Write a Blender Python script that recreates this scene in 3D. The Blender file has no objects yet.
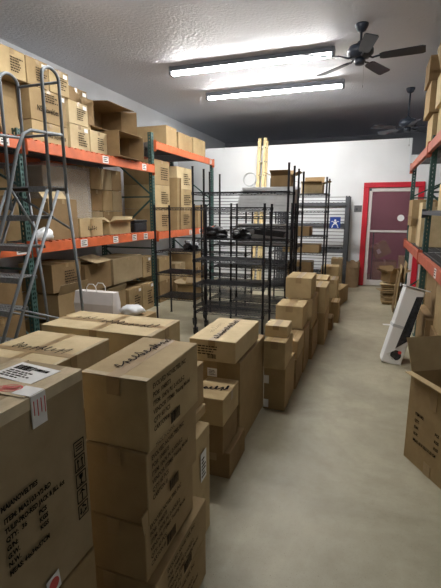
import bpy, bmesh, math, random
from mathutils import Vector, Matrix, noise
PI = math.pi
SC = bpy.context.scene
COL = SC.collection
random.seed(7)

# ------------------------------------------------------------------ camera
cam_d = bpy.data.cameras.new('camera'); cam = bpy.data.objects.new('camera', cam_d); COL.objects.link(cam)
cam_d.sensor_fit = 'VERTICAL'; cam_d.sensor_height = 24.0; cam_d.lens = 24.0*415.0/588.0
cam_d.clip_start = 0.05; cam_d.clip_end = 100
cam.location = (0, 0, 1.62)
cam.rotation_euler = (math.radians(90-11.31), 0, math.radians(19.576))
SC.camera = cam
# ------------------------------------------------------------------ world, exposure
w = bpy.data.worlds.new('world'); SC.world = w; w.use_nodes = True
w.node_tree.nodes['Background'].inputs[0].default_value = (0.75, 0.82, 1.0, 1)
w.node_tree.nodes['Background'].inputs[1].default_value = 0.02
SC.view_settings.view_transform = 'Standard'; SC.view_settings.look = 'None'
SC.view_settings.gamma = 1.0; SC.view_settings.use_curve_mapping = False
SC.view_settings.exposure = 0.0
TUBE = 142.0          # emission of the fluorescent tubes

# ------------------------------------------------------------------ materials
def new_mat(name):
    m = bpy.data.materials.new(name); m.use_nodes = True
    nt = m.node_tree; b = nt.nodes['Principled BSDF']; return m, nt, b
def plain(name, col, rough=0.6, metal=0.0, spec=0.5, var=0.0, scale=20, bump=0.0, bscale=60):
    m, nt, b = new_mat(name)
    b.inputs['Roughness'].default_value = rough; b.inputs['Metallic'].default_value = metal
    b.inputs['Specular IOR Level'].default_value = spec
    tc = nt.nodes.new('ShaderNodeTexCoord')
    if var > 0:
        n = nt.nodes.new('ShaderNodeTexNoise'); n.inputs['Scale'].default_value = scale; n.inputs['Detail'].default_value = 5
        r = nt.nodes.new('ShaderNodeValToRGB')
        r.color_ramp.elements[0].position = 0.3; r.color_ramp.elements[1].position = 0.7
        r.color_ramp.elements[0].color = tuple(c*(1-var) for c in col)+(1,)
        r.color_ramp.elements[1].color = tuple(min(1, c*(1+var)) for c in col)+(1,)
        nt.links.new(tc.outputs['Object'], n.inputs['Vector']); nt.links.new(n.outputs['Fac'], r.inputs['Fac'])
        nt.links.new(r.outputs['Color'], b.inputs['Base Color'])
    else:
        b.inputs['Base Color'].default_value = tuple(col)+(1,)
    if bump > 0:
        n2 = nt.nodes.new('ShaderNodeTexNoise'); n2.inputs['Scale'].default_value = bscale; n2.inputs['Detail'].default_value = 4
        bp = nt.nodes.new('ShaderNodeBump'); bp.inputs['Strength'].default_value = bump; bp.inputs['Distance'].default_value = 0.01
        nt.links.new(tc.outputs['Object'], n2.inputs['Vector']); nt.links.new(n2.outputs['Fac'], bp.inputs['Height'])
        nt.links.new(bp.outputs['Normal'], b.inputs['Normal'])
    return m
def kraft(name, col):
    # kraft cardboard: blotchy pulp, faint vertical flutes and scuffs
    m, nt, b = new_mat(name)
    b.inputs['Roughness'].default_value = 0.78; b.inputs['Specular IOR Level'].default_value = 0.25
    tc = nt.nodes.new('ShaderNodeTexCoord')
    n = nt.nodes.new('ShaderNodeTexNoise'); n.inputs['Scale'].default_value = 5; n.inputs['Detail'].default_value = 8; n.inputs['Roughness'].default_value = 0.65
    r = nt.nodes.new('ShaderNodeValToRGB')
    r.color_ramp.elements[0].position = 0.28; r.color_ramp.elements[1].position = 0.75
    r.color_ramp.elements[0].color = (col[0]*.80, col[1]*.78, col[2]*.74, 1)
    r.color_ramp.elements[1].color = (col[0]*1.10, col[1]*1.11, col[2]*1.12, 1)
    nt.links.new(tc.outputs['Object'], n.inputs['Vector']); nt.links.new(n.outputs['Fac'], r.inputs['Fac'])
    nt.links.new(r.outputs['Color'], b.inputs['Base Color'])
    n2 = nt.nodes.new('ShaderNodeTexNoise'); n2.inputs['Scale'].default_value = 18; n2.inputs['Detail'].default_value = 6
    bp = nt.nodes.new('ShaderNodeBump'); bp.inputs['Strength'].default_value = 0.18; bp.inputs['Distance'].default_value = 0.01
    nt.links.new(tc.outputs['Object'], n2.inputs['Vector']); nt.links.new(n2.outputs['Fac'], bp.inputs['Height'])
    nt.links.new(bp.outputs['Normal'], b.inputs['Normal'])
    return m
K = [kraft('kraft_warm', (.355, .250, .128)), kraft('kraft_light', (.47, .352, .190)), kraft('kraft_brown', (.26, .172, .085)),
     kraft('kraft_grey', (.35, .265, .155)), kraft('kraft_pale', (.58, .46, .275))]
M_tape = plain('packing_tape_brown', (.33, .225, .11), .28, 0, .5, .12, 15)
M_clear = plain('clear_tape', (.60, .50, .34), .15, 0, .8, .15, 12, .4, 25)
M_inner = kraft('kraft_inside', (.27, .18, .105))
M_ink = plain('black_ink', (.014, .012, .010), .9, 0, .05)
M_inkf = plain('faded_ink', (.05, .036, .025), .9, 0, .05)
M_marker = plain('marker_ink', (.012, .011, .014), .9, 0, .05)
M_paper = plain('label_paper', (.80, .79, .77), .55, 0, .4, .05, 30)
M_red = plain('red_ink', (.62, .06, .06), .5)
M_orange = plain('orange_beam_paint', (.62, .135, .045), .45, 0, .5, .16, 6)
M_orange2 = plain('faded_orange_beam_paint', (.42, .10, .055), .5, 0, .5, .2, 6)
M_green = plain('green_upright_paint', (.034, .085, .075), .5, 0, .5, .2, 6)
M_dgrey = plain('dark_grey_steel', (.075, .08, .09), .5, .3, .5, .15, 8)
M_black = plain('black_epoxy_wire', (.012, .013, .018), .38, .2, .5)
M_zinc = plain('zinc_wire', (.16, .16, .165), .5, .5, .5)
M_lgrey = plain('ladder_grey_paint', (.19, .21, .225), .5, .1, .5, .1, 12)
M_tread = plain('tread_grey', (.30, .32, .33), .45, .5, .5, .25, 60)
M_rubber = plain('black_rubber', (.02, .02, .02), .75)
M_fan = plain('fan_charcoal', (.022, .030, .048), .42, 0, .5, .15, 10)
M_fixture = plain('fixture_grey', (.12, .13, .15), .5)
M_yel = plain('ladder_fibreglass', (.66, .52, .27), .5, 0, .5, .1, 8)
M_alu = plain('aluminium', (.62, .62, .60), .35, .6, .5, .05, 10)
M_reddoor = plain('red_frame_paint', (.55, .018, .035), .38, 0, .5, .06, 5)
M_doorwhite = plain('door_aluminium_white', (.66, .62, .60), .4, 0, .5, .06, 5)
M_blue = plain('blue_label', (.012, .05, .28), .4)
M_white = plain('white_paint', (.84, .84, .83), .5)
M_foam = plain('grey_foam_board', (.54, .55, .56), .6, 0, .4, .08, 12)
M_wrap = plain('plastic_bag_white', (.74, .76, .78), .25, 0, .7, .06, 14, .5, 18)
M_pbag = plain('white_paper_bag', (.66, .62, .60), .6, 0, .4, .04, 10, .1, 8)
M_kbag = kraft('kraft_bag', (.36, .25, .15))
M_blackp = plain('black_plastic', (.012, .012, .015), .3, 0, .6, 0, 10, .3, 30)
M_print = plain('dark_printed_window', (.03, .032, .04), .2, 0, .6, .5, 25)

def mat_tube():
    m, nt, b = new_mat('fluorescent_tube')
    b.inputs['Emission Color'].default_value = (1.0, .985, .95, 1); b.inputs['Emission Strength'].default_value = TUBE
    b.inputs['Base Color'].default_value = (.9, .9, .9, 1); return m
M_tube = mat_tube()
def mat_clearfilm(name, alpha, col=(.85, .87, .9)):
    m, nt, b = new_mat(name)
    b.inputs['Base Color'].default_value = tuple(col)+(1,); b.inputs['Roughness'].default_value = .18
    b.inputs['Alpha'].default_value = alpha
    tc = nt.nodes.new('ShaderNodeTexCoord'); n2 = nt.nodes.new('ShaderNodeTexNoise'); n2.inputs['Scale'].default_value = 6; n2.inputs['Detail'].default_value = 5
    n2.inputs['Distortion'].default_value = 1.5
    bp = nt.nodes.new('ShaderNodeBump'); bp.inputs['Strength'].default_value = .7; bp.inputs['Distance'].default_value = .03
    nt.links.new(tc.outputs['Object'], n2.inputs['Vector']); nt.links.new(n2.outputs['Fac'], bp.inputs['Height']); nt.links.new(bp.outputs['Normal'], b.inputs['Normal'])
    return m
M_film = mat_clearfilm('clear_plastic_sheet', .22)
M_glass = mat_clearfilm('door_glass', .22, (.30, .16, .20))
M_glass.node_tree.nodes['Principled BSDF'].inputs['Roughness'].default_value = .05
for nd in list(M_glass.node_tree.nodes):
    if nd.type == 'BUMP': nd.inputs['Strength'].default_value = .02

def mat_floor():
    m, nt, b = new_mat('polished_concrete')
    tc = nt.nodes.new('ShaderNodeTexCoord'); L = nt.links
    n = nt.nodes.new('ShaderNodeTexNoise'); n.inputs['Scale'].default_value = 1.1; n.inputs['Detail'].default_value = 9; n.inputs['Roughness'].default_value = .62; n.inputs['Distortion'].default_value = .6
    r = nt.nodes.new('ShaderNodeValToRGB'); r.color_ramp.elements[0].position = .3; r.color_ramp.elements[1].position = .72
    r.color_ramp.elements[0].color = (.265, .24, .165, 1); r.color_ramp.elements[1].color = (.475, .435, .315, 1)
    n2 = nt.nodes.new('ShaderNodeTexNoise'); n2.inputs['Scale'].default_value = 5; n2.inputs['Detail'].default_value = 12; n2.inputs['Roughness'].default_value = .75
    r2 = nt.nodes.new('ShaderNodeValToRGB'); r2.color_ramp.elements[0].position = .33; r2.color_ramp.elements[1].position = .6
    r2.color_ramp.elements[0].color = (.84, .83, .80, 1); r2.color_ramp.elements[1].color = (1, 1, 1, 1)
    n3 = nt.nodes.new('ShaderNodeTexNoise'); n3.inputs['Scale'].default_value = 160; n3.inputs['Detail'].default_value = 3
    r3 = nt.nodes.new('ShaderNodeValToRGB'); r3.color_ramp.elements[0].position = .26; r3.color_ramp.elements[1].position = .36
    r3.color_ramp.elements[0].color = (.45, .44, .42, 1); r3.color_ramp.elements[1].color = (1, 1, 1, 1)
    mx = nt.nodes.new('ShaderNodeMixRGB'); mx.blend_type = 'MULTIPLY'; mx.inputs[0].default_value = 1
    mx2 = nt.nodes.new('ShaderNodeMixRGB'); mx2.blend_type = 'MULTIPLY'; mx2.inputs[0].default_value = 1
    for q in (n, n2, n3): L.new(tc.outputs['Object'], q.inputs['Vector'])
    L.new(n.outputs['Fac'], r.inputs['Fac']); L.new(n2.outputs['Fac'], r2.inputs['Fac']); L.new(n3.outputs['Fac'], r3.inputs['Fac'])
    L.new(r.outputs['Color'], mx.inputs[1]); L.new(r2.outputs['Color'], mx.inputs[2])
    L.new(mx.outputs[0], mx2.inputs[1]); L.new(r3.outputs['Color'], mx2.inputs[2]); L.new(mx2.outputs[0], b.inputs['Base Color'])
    rr = nt.nodes.new('ShaderNodeMapRange'); rr.inputs['To Min'].default_value = .38; rr.inputs['To Max'].default_value = .62
    L.new(n.outputs['Fac'], rr.inputs['Value']); L.new(rr.outputs['Result'], b.inputs['Roughness'])
    b.inputs['Specular IOR Level'].default_value = .45
    bp = nt.nodes.new('ShaderNodeBump'); bp.inputs['Strength'].default_value = .08; bp.inputs['Distance'].default_value = .01
    L.new(n2.outputs['Fac'], bp.inputs['Height']); L.new(bp.outputs['Normal'], b.inputs['Normal'])
    return m
def mat_ceiling():
    m, nt, b = new_mat('stippled_ceiling')
    b.inputs['Base Color'].default_value = (.60, .62, .68, 1); b.inputs['Roughness'].default_value = .55
    tc = nt.nodes.new('ShaderNodeTexCoord'); n = nt.nodes.new('ShaderNodeTexNoise'); n.inputs['Scale'].default_value = 28; n.inputs['Detail'].default_value = 5
    bp = nt.nodes.new('ShaderNodeBump'); bp.inputs['Strength'].default_value = .5; bp.inputs['Distance'].default_value = .02
    nt.links.new(tc.outputs['Object'], n.inputs['Vector']); nt.links.new(n.outputs['Fac'], bp.inputs['Height']); nt.links.new(bp.outputs['Normal'], b.inputs['Normal'])
    return m
M_floor = mat_floor(); M_ceil = mat_ceiling()
M_wall = plain('white_wall_paint', (.74, .76, .78), .6, 0, .3, .04, 2, .06, 30)
M_wallb = plain('grey_white_wall', (.72, .75, .79), .65, 0, .3, .04, 2, .06, 30)
M_dark = plain('loft_wall_dimness', (.20, .21, .24), .8)  # dark tone stands in for the lack of light beyond the partition
M_pink = plain('mauve_room_wall', (.42, .17, .21), .6, 0, .3, .1, 2)

# ------------------------------------------------------------------ mesh helpers
def obj(name, bm, mat, parent=None, smooth=False):
    me = bpy.data.meshes.new(name); bm.normal_update(); bm.to_mesh(me); bm.free()
    if smooth:
        for p in me.polygons: p.use_smooth = True
    for mm in (mat if isinstance(mat, (list, tuple)) else [mat]): me.materials.append(mm)
    o = bpy.data.objects.new(name, me); COL.objects.link(o)
    if parent is not None: o.parent = parent
    return o
def tag(o, label, cat, group=None):
    o['label'] = label; o['category'] = cat
    if group: o['group'] = group
    return o
def thing(name, label, cat, loc=(0, 0, 0), rz=0.0, group=None, rot=None):
    o = bpy.data.objects.new(name, None); COL.objects.link(o); o.empty_display_size = .1
    o.location = loc; o.rotation_euler = rot if rot else (0, 0, rz)
    return tag(o, label, cat, group)
def struct(name, bm, mat):
    o = obj(name, bm, mat); o['kind'] = 'structure'; return o
def bx(bm, x0, x1, y0, y1, z0, z1, mat=None, mi=0):
    vs = [Vector((x, y, z)) for x in (x0, x1) for y in (y0, y1) for z in (z0, z1)]
    if mat is not None: vs = [mat @ v for v in vs]
    v = [bm.verts.new(p) for p in vs]
    for f in ((0, 1, 3, 2), (4, 6, 7, 5), (0, 4, 5, 1), (2, 3, 7, 6), (0, 2, 6, 4), (1, 5, 7, 3)):
        fc = bm.faces.new([v[i] for i in f]); fc.material_index = mi
    return v
def box_bm(*a, **k):
    bm = bmesh.new(); bx(bm, *a, **k); return bm
def rod(bm, a, b, r, n=6, caps=True):
    a = Vector(a); b = Vector(b); d = (b-a)
    if d.length < 1e-6: return
    q = d.to_track_quat('Z', 'Y')
    A = []; B = []
    for i in range(n):
        t = 2*PI*i/n+PI/n; o = q @ Vector((r*math.cos(t), r*math.sin(t), 0))
        A.append(bm.verts.new(a+o)); B.append(bm.verts.new(b+o))
    for i in range(n):
        bm.faces.new((A[i], A[(i+1) % n], B[(i+1) % n], B[i]))
    if caps: bm.faces.new(A[::-1]); bm.faces.new(B)
def tube(bm, pts, r, n=8, closed=False):
    pts = [Vector(p) for p in pts]; rings = []; N = len(pts); prev = None
    for i, p in enumerate(pts):
        if closed: d = pts[(i+1) % N]-pts[i-1]
        else: d = pts[min(i+1, N-1)]-pts[max(i-1, 0)]
        d.normalize()
        if prev is None:
            up = Vector((0, 0, 1)) if abs(d.z) < .9 else Vector((1, 0, 0)); u = d.cross(up).normalized()
        else: u = (prev-d*prev.dot(d)).normalized()
        prev = u; v = d.cross(u)
        rings.append([bm.verts.new(p+u*r*math.cos(2*PI*k/n)+v*r*math.sin(2*PI*k/n)) for k in range(n)])
    for i in range(N if closed else N-1):
        a = rings[i]; b = rings[(i+1) % N]
        for k in range(n): bm.faces.new((a[k], a[(k+1) % n], b[(k+1) % n], b[k]))
    if not closed: bm.faces.new(rings[0][::-1]); bm.faces.new(rings[-1])
def lathe(bm, prof, n=24, c=(0, 0, 0)):
    R = []
    for r, z in prof:
        R.append([bm.verts.new((c[0]+r*math.cos(2*PI*k/n), c[1]+r*math.sin(2*PI*k/n), c[2]+z)) for k in range(n)])
    for a, b in zip(R, R[1:]):
        for k in range(n): bm.faces.new((a[k], a[(k+1) % n], b[(k+1) % n], b[k]))
    bm.faces.new(R[0][::-1]); bm.faces.new(R[-1])
def bevel(o, w=.004, seg=2):
    m = o.modifiers.new('bevel', 'BEVEL'); m.width = w; m.segments = seg; m.limit_method = 'ANGLE'; m.angle_limit = math.radians(40)
    return o
def frame(face, sx, sy, sz):
    """frame of a side: origin in the middle of the face, x to the right as read, y up as read, z outward"""
    e = .0012
    if face == '+x': o, x, y = (sx/2+e, 0, sz/2), (0, 1, 0), (0, 0, 1)
    elif face == '-x': o, x, y = (-sx/2-e, 0, sz/2), (0, -1, 0), (0, 0, 1)
    elif face == '-y': o, x, y = (0, -sy/2-e, sz/2), (1, 0, 0), (0, 0, 1)
    else: o, x, y = (0, 0, sz+e), (1, 0, 0), (0, 1, 0)
    x = Vector(x); y = Vector(y); z = x.cross(y)
    m = Matrix((x, y, z)).transposed().to_4x4(); m.translation = Vector(o); return m
def sub(m, dx=0, dy=0, rz=0, dz=0.0): return m @ Matrix.Translation((dx, dy, dz)) @ Matrix.Rotation(rz, 4, 'Z')

def text(parent, s, size, M, mat, name='printed_text', sx=.75, bold=.0, align='LEFT', ls=1.0):
    cu = bpy.data.curves.new('tmp', 'FONT'); cu.body = s; cu.size = size; cu.align_x = align; cu.resolution_u = 2
    cu.offset = bold; cu.space_line = ls
    o = bpy.data.objects.new('tmp', cu); COL.objects.link(o)
    dg = bpy.context.evaluated_depsgraph_get(); me = bpy.data.meshes.new_from_object(o.evaluated_get(dg))
    bpy.data.objects.remove(o); bpy.data.curves.remove(cu)
    me.transform(Matrix.Diagonal((sx, 1, 1, 1))); me.transform(M)
    me.materials.clear(); me.materials.append(mat)
    t = bpy.data.objects.new(name, me); COL.objects.link(t); t.parent = parent; me.name = name
    return t
def rects(parent, rs, M, mat, name='printed_text', t=.0006):
    bm = bmesh.new()
    for x0, x1, y0, y1 in rs: bx(bm, x0, x1, y0, y1, 0, t, M)
    return obj(name, bm, mat, parent)
def barcode(parent, w, h, M, mat=None, name='barcode'):
    rs = []; x = 0; rnd = random.Random(int(w*1e4))
    while x < w:
        q = rnd.choice((.0015, .003, .0045))*w/.06; rs.append((x, min(x+q, w), 0, h)); x += q+rnd.choice((.0015, .003))*w/.06
    return rects(parent, rs, M, mat or M_ink, name)
def dashes(parent, w, h, rows, M, mat=None, seed=1, name='printed_text'):
    """far-off printing too small to read: rows of word-length strokes"""
    rnd = random.Random(seed); rs = []; lh = h/rows
    for i in range(rows):
        x = 0; y = h-(i+1)*lh; L = w*rnd.uniform(.55, 1.0)
        while x < L:
            q = w*rnd.uniform(.07, .2); rs.append((x, min(L, x+q), y+lh*.22, y+lh*.68)); x += q+w*.04
    return rects(parent, rs, M, mat or M_inkf, name)
def scribble(parent, w, h, M, seed=1, thick=.0035, name='handwriting', n=9):
    """looping marker handwriting as one flat pen ribbon"""
    rnd = random.Random(seed); pts = []
    for i in range(n):
        x = w*i/(n-1); k = rnd.choice((0, 1, 2))
        a = h*rnd.uniform(.35, 1.0); s = w/n
        if k == 0: pts += [(x-s*.3, 0), (x+s*.05, a), (x+s*.25, a*.9), (x+s*.1, 0)]
        elif k == 1: pts += [(x-s*.2, a*.45), (x+s*.1, a), (x+s*.45, a*.5), (x+s*.05, -.1*h), (x-s*.15, a*.3)]
        else: pts += [(x-s*.4, a*.2), (x+s*.4, a*.75), (x+s*.1, -.25*h), (x+s*.3, a*.35)]
    bm = bmesh.new(); t = thick/2; fine = []
    for i in range(len(pts)-1):
        p0 = Vector(pts[max(i-1, 0)]); p1 = Vector(pts[i]); p2 = Vector(pts[i+1]); p3 = Vector(pts[min(i+2, len(pts)-1)])
        for j in range(5):
            u = j/5; fine.append(.5*((2*p1)+(-p0+p2)*u+(2*p0-5*p1+4*p2-p3)*u*u+(-p0+3*p1-3*p2+p3)*u**3))
    prev = None
    for i in range(len(fine)-1):
        d = (fine[i+1]-fine[i])
        if d.length < 1e-5: continue
        d.normalize(); nn = Vector((-d.y, d.x))*t
        q = [M @ Vector((p.x, p.y, .0003+.00001*(i % 7))) for p in (fine[i]-nn-d*t*.4, fine[i+1]-nn+d*t*.4, fine[i+1]+nn+d*t*.4, fine[i]+nn-d*t*.4)]
        bm.faces.new([bm.verts.new(p) for p in q])
    return obj(name, bm, M_marker, parent)

# ------------------------------------------------------------------ cardboard boxes
def box_body(sx, sy, sz, bulge, seed):
    bm = bmesh.new(); N = 6; rnd = random.Random(seed)
    bb = {f: rnd.uniform(-.4, 1)*bulge for f in range(4)}; off = Vector((seed*3.1, seed*1.7, 0))
    def side(o, a, b, nrm, amt):
        g = []
        for i in range(N+1):
            row = []
            for j in range(N+1):
                u = i/N; v = j/N; p = Vector(o)+Vector(a)*u+Vector(b)*v
                k = 16*u*(1-u)*v*(1-v)
                nz = noise.noise(p*7+off)*.35*bulge*k
                row.append(bm.verts.new(p+Vector(nrm)*(amt*k+nz)))
            g.append(row)
        for i in range(N):
            for j in range(N): bm.faces.new((g[i][j], g[i+1][j], g[i+1][j+1], g[i][j+1]))
    X, Y = sx/2, sy/2
    side((X, -Y, 0), (0, sy, 0), (0, 0, sz), (1, 0, 0), bb[0]); side((X, Y, 0), (-sx, 0, 0), (0, 0, sz), (0, 1, 0), bb[1])
    side((-X, Y, 0), (0, -sy, 0), (0, 0, sz), (-1, 0, 0), bb[2]); side((-X, -Y, 0), (sx, 0, 0), (0, 0, sz), (0, -1, 0), bb[3])
    side((-X, -Y, sz), (sx, 0, 0), (0, sy, 0), (0, 0, 1), 0); side((-X, -Y, 0), (0, sy, 0), (sx, 0, 0), (0, 0, -1), 0)
    bmesh.ops.remove_doubles(bm, verts=bm.verts, dist=.0004)
    return bm
BOXN = [0]
def carton(label, x0, x1, y0, y1, z0, z1, k=0, tape='y', rz=0.0, group=None, name='cardboard_box', bulge=.004, cross=False, tm=None, tw=.048, cat='box', drop=.06, rot=None):
    """a closed, taped shipping box. tape = direction the flap seam runs ('x' or 'y')"""
    BOXN[0] += 1
    sx, sy, sz = x1-x0, y1-y0, z1-z0; t = thing(name, label, cat, ((x0+x1)/2, (y0+y1)/2, z0), rz, group, rot)
    m = K[k % 5]; ft = .003
    bevel(obj('body', box_body(sx, sy, sz-ft, bulge, BOXN[0]), m, t), .003, 1)
    g = .0015; X, Y = sx/2, sy/2
    for s in (-1, 1):                                        # the two closing flaps on top
        if tape == 'y': bm = box_bm(*((g, X) if s > 0 else (-X, -g)), -Y, Y, sz-ft, sz)
        else: bm = box_bm(-X, X, *((g, Y) if s > 0 else (-Y, -g)), sz-ft, sz)
        bevel(obj('top_flap', bm, m, t), .0012, 1)
    h = tw/2; e = .0007; tm = tm or M_tape; d = min(drop, sz*.35); q = .0045+bulge*.2
    bm = bmesh.new()
    if tape == 'y':
        bx(bm, -h, h, -Y-q, Y+q, sz, sz+e); bx(bm, -h, h, -Y-q, -Y-q+e, sz-d, sz); bx(bm, -h, h, Y+q-e, Y+q, sz-d, sz)
    else:
        bx(bm, -X-q, X+q, -h, h, sz, sz+e); bx(bm, X+q-e, X+q, -h, h, sz-d, sz); bx(bm, -X-q, -X-q+e, -h, h, sz-d, sz)
    obj('tape', bm, tm, t)
    if cross:
        bm = bmesh.new()
        if tape == 'y': bx(bm, -X-q, X+q, -h, h, sz+e, sz+2*e); bx(bm, X+q-e, X+q, -h, h, sz-d, sz+e)
        else: bx(bm, -h, h, -Y-q, Y+q, sz+e, sz+2*e); bx(bm, -h, h, -Y-q, -Y-q+e, sz-d, sz+e)
        obj('tape', bm, tm, t)
    t['_s'] = 0; del t['_s']
    return t, (sx, sy, sz)
def open_box(label, x0, x1, y0, y1, z0, z1, k=0, flaps=(50, 50, 50, 50), fl=None, rz=0.0, group=None, rot=None, name='open_cardboard_box'):
    """open box; flaps = tilt outwards from vertical in degrees for +x,-x,+y,-y (None = missing)"""
    sx, sy, sz = x1-x0, y1-y0, z1-z0; T = .005; X, Y = sx/2, sy/2
    t = thing(name, label, 'box', ((x0+x1)/2, (y0+y1)/2, z0), rz, group, rot)
    bm = bmesh.new()
    bx(bm, -X, X, -Y, Y, 0, T); bx(bm, -X, -X+T, -Y, Y, T, sz); bx(bm, X-T, X, -Y, Y, T, sz)
    bx(bm, -X+T, X-T, -Y, -Y+T, T, sz); bx(bm, -X+T, X-T, Y-T, Y, T, sz)
    obj('body', bm, K[k % 5], t)
    fl = fl or min(sx, sy)/2
    for i, a in enumerate(flaps):
        if a is None: continue
        a = math.radians(a)
        if i < 2:
            s = 1 if i == 0 else -1; R = Matrix.Translation((s*(X-T/2), 0, sz)) @ Matrix.Rotation(s*a, 4, 'Y')
            bm = box_bm(-T/2, T/2, -Y+.004, Y-.004, 0, fl, mat=R)
        else:
            s = 1 if i == 2 else -1; R = Matrix.Translation((0, s*(Y-T/2), sz)) @ Matrix.Rotation(-s*a, 4, 'X')
            bm = box_bm(-X+.004, X-.004, -T/2, T/2, 0, fl, mat=R)
        obj('flap', bm, K[(k+3) % 5 if k != 2 else 2], t)
    return t, (sx, sy, sz)

# ================================================================== THE ROOM
XL, XR, YB, YW, YF, ZC = -4.54, 2.1, -9.0, 9.63, 13.2, 3.75
bm = box_bm(XL-.1, XR+.1, YB-.1, YF, -.12, 0); struct('floor', bm, M_floor)
struct('ceiling', box_bm(XL-.1, XR+.1, YB-.1, YF, ZC, ZC+.12), M_ceil)
struct('wall_left', box_bm(XL-.1, XL, YB, YF, 0, ZC), M_wallb)
struct('wall_right', box_bm(XR, XR+.1, YB, YF, 0, ZC), M_wallb)
struct('wall_near', box_bm(XL, XR, YB-.1, YB, 0, ZC), M_wallb)
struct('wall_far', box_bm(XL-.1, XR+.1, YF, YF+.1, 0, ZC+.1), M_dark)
# partition wall with the door opening
DX0, DX1, DZ = -.10, .93, 2.16
bm = bmesh.new()
bx(bm, XL, DX0, YW, YW+.14, 0, 3.07); bx(bm, DX0, .70, YW, YW+.14, DZ, 3.07)
bx(bm, .70, XR, YW, YW+.14, DZ, 2.74); bx(bm, DX1, XR, YW, YW+.14, 0, DZ)
struct('wall_back', bm, M_wall)
struct('trim_1', box_bm(XL, .66, YW-.008, YW-.0005, 2.44, 2.452), M_wall)
struct('trim_2', box_bm(-1.9, -1.885, YW-.008, YW-.0005, 2.46, 3.06), M_wall)
struct('trim_3', box_bm(.66, .70, YW-.012, YW-.0005, 2.30, 3.06), M_wallb)
# slatted lower part of the back wall
bm = bmesh.new(); z = .05
while z < 1.95:
    bx(bm, -3.9, -.50, YW-.02, YW-.0035, z, z+.060); z += .075
struct('trim_4', bm, M_wall)
struct('trim_5', box_bm(-3.9, -.50, YW-.003, YW-.0005, .03, 1.96), M_zinc)
# room behind the glazed door
bm = bmesh.new()
bx(bm, -1.0, -.95, YW+.15, YW+1.9, 0, 2.5); bx(bm, 1.6, 1.65, YW+.15, YW+1.9, 0, 2.5); bx(bm, -1.0, 1.65, YW+1.9, YW+1.95, 0, 2.5); bx(bm, -1.0, 1.65, YW+.15, YW+1.95, 2.5, 2.55)
struct('wall_back_room', bm, M_pink)

t = thing('added_room_lamp', 'round ceiling lamp of the room behind the glass door, out of sight', 'light', (.4, 10.6, 2.5))  # unseen lamp, added to brighten what shows through the door panes
bm = bmesh.new(); lathe(bm, [(.13, 0), (.13, -.02), (.10, -.05), (.03, -.065)], 20)
m_, nt_, b_ = new_mat('added_lamp_glow'); b_.inputs['Emission Color'].default_value = (1, .85, .85, 1); b_.inputs['Emission Strength'].default_value = 25
obj('shade', bm, m_, t, True)

# door: red frame, pale aluminium door with two panes
bm = bmesh.new(); F0, F1 = DX0-.075, DX1+.075
bx(bm, F0, DX0+.035, YW-.035, YW+.12, 0, DZ-.055); bx(bm, DX1-.035, F1, YW-.035, YW+.12, 0, DZ-.055); bx(bm, F0, F1, YW-.035, YW+.12, DZ-.055, DZ+.05)
dr = bpy.data.objects.new('door_1', None); COL.objects.link(dr); dr['kind'] = 'structure'
bevel(obj('door_frame', bm, M_reddoor, dr), .006, 1)
a0, a1, zt = DX0+.038, DX1-.038, DZ-.06
bm = bmesh.new(); yy0, yy1 = YW+.0, YW+.045
bx(bm, a0, a0+.07, yy0, yy1, .012, zt); bx(bm, a1-.07, a1, yy0, yy1, .012, zt)
bx(bm, a0+.07, a1-.07, yy0, yy1, .012, .13); bx(bm, a0+.07, a1-.07, yy0, yy1, zt-.08, zt); bx(bm, a0+.07, a1-.07, yy0, yy1, 1.17, 1.215)
leaf = bevel(obj('door_leaf', bm, M_doorwhite, dr), .004, 1)
obj('pane', box_bm(a0+.07, a1-.07, YW+.02, YW+.026, .13, 1.17), M_glass, leaf)
obj('pane', box_bm(a0+.07, a1-.07, YW+.02, YW+.026, 1.215, zt-.08), M_glass, leaf)
bm = bmesh.new(); rod(bm, (a1-.035, YW-.035, .95), (a1-.035, YW-.035, 1.30), .012, 10); rod(bm, (a1-.035, YW, .98), (a1-.035, YW-.035, .98), .008); rod(bm, (a1-.035, YW, 1.27), (a1-.035, YW-.035, 1.27), .008)
obj('door_handle', bm, M_doorwhite, leaf)
bm = bmesh.new(); lathe(bm, [(.068, 0), (.068, .002)], 28); s = obj('round_sticker', bm, M_white, leaf); s.rotation_euler = (PI/2, 0, 0); s.location = (.60, YW+.018, 1.475); s['label'] = 'round white sticker'
bm = box_bm(a0+.005, a0+.05, YW-.012, YW-.0005, zt-.06, zt-.01); obj('hinge', bm, M_dgrey, dr)

# wall switch
t = thing('wall_switch', 'small grey-white switch plate on the white wall left of the red door frame', 'switch', (-.27, YW-.001, 1.60))
bevel(obj('plate', box_bm(-.08, .08, -.012, 0, 0, .14), M_zinc, t), .003)
obj('toggle', box_bm(-.045, -.005, -.02, -.012, .035, .08), M_dgrey, t)

# ================================================================== LIGHTS
def fixture(label, x0, x1, y, group):
    t = thing('fluorescent_light', label, 'light', ((x0+x1)/2, y, ZC), group=group); L = (x1-x0)/2
    bm = bmesh.new()
    prof = [(-.045, 0), (.045, 0), (.085, -.075), (-.085, -.075)]
    A = [bm.verts.new((-L, p[0], p[1]-.0)) for p in prof]; B = [bm.verts.new((L, p[0], p[1])) for p in prof]
    bm.faces.new(A); bm.faces.new(B[::-1])
    for i in range(4): bm.faces.new((A[i], B[i], B[(i+1) % 4], A[(i+1) % 4]))
    obj('housing', bm, M_fixture, t)
    for s in (-1, 1):
        bevel(obj('end_socket', box_bm(s*L-.02, s*L+.02, -.066, .066, -.122, 0), M_fixture, t), .004, 1)
    for s in (-1, 1):
        bm = bmesh.new(); rod(bm, (-L+.02, s*.026, -.095), (L-.02, s*.026, -.095), .015, 12); obj('tube', bm, M_tube, t, True)
    return t
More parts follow.
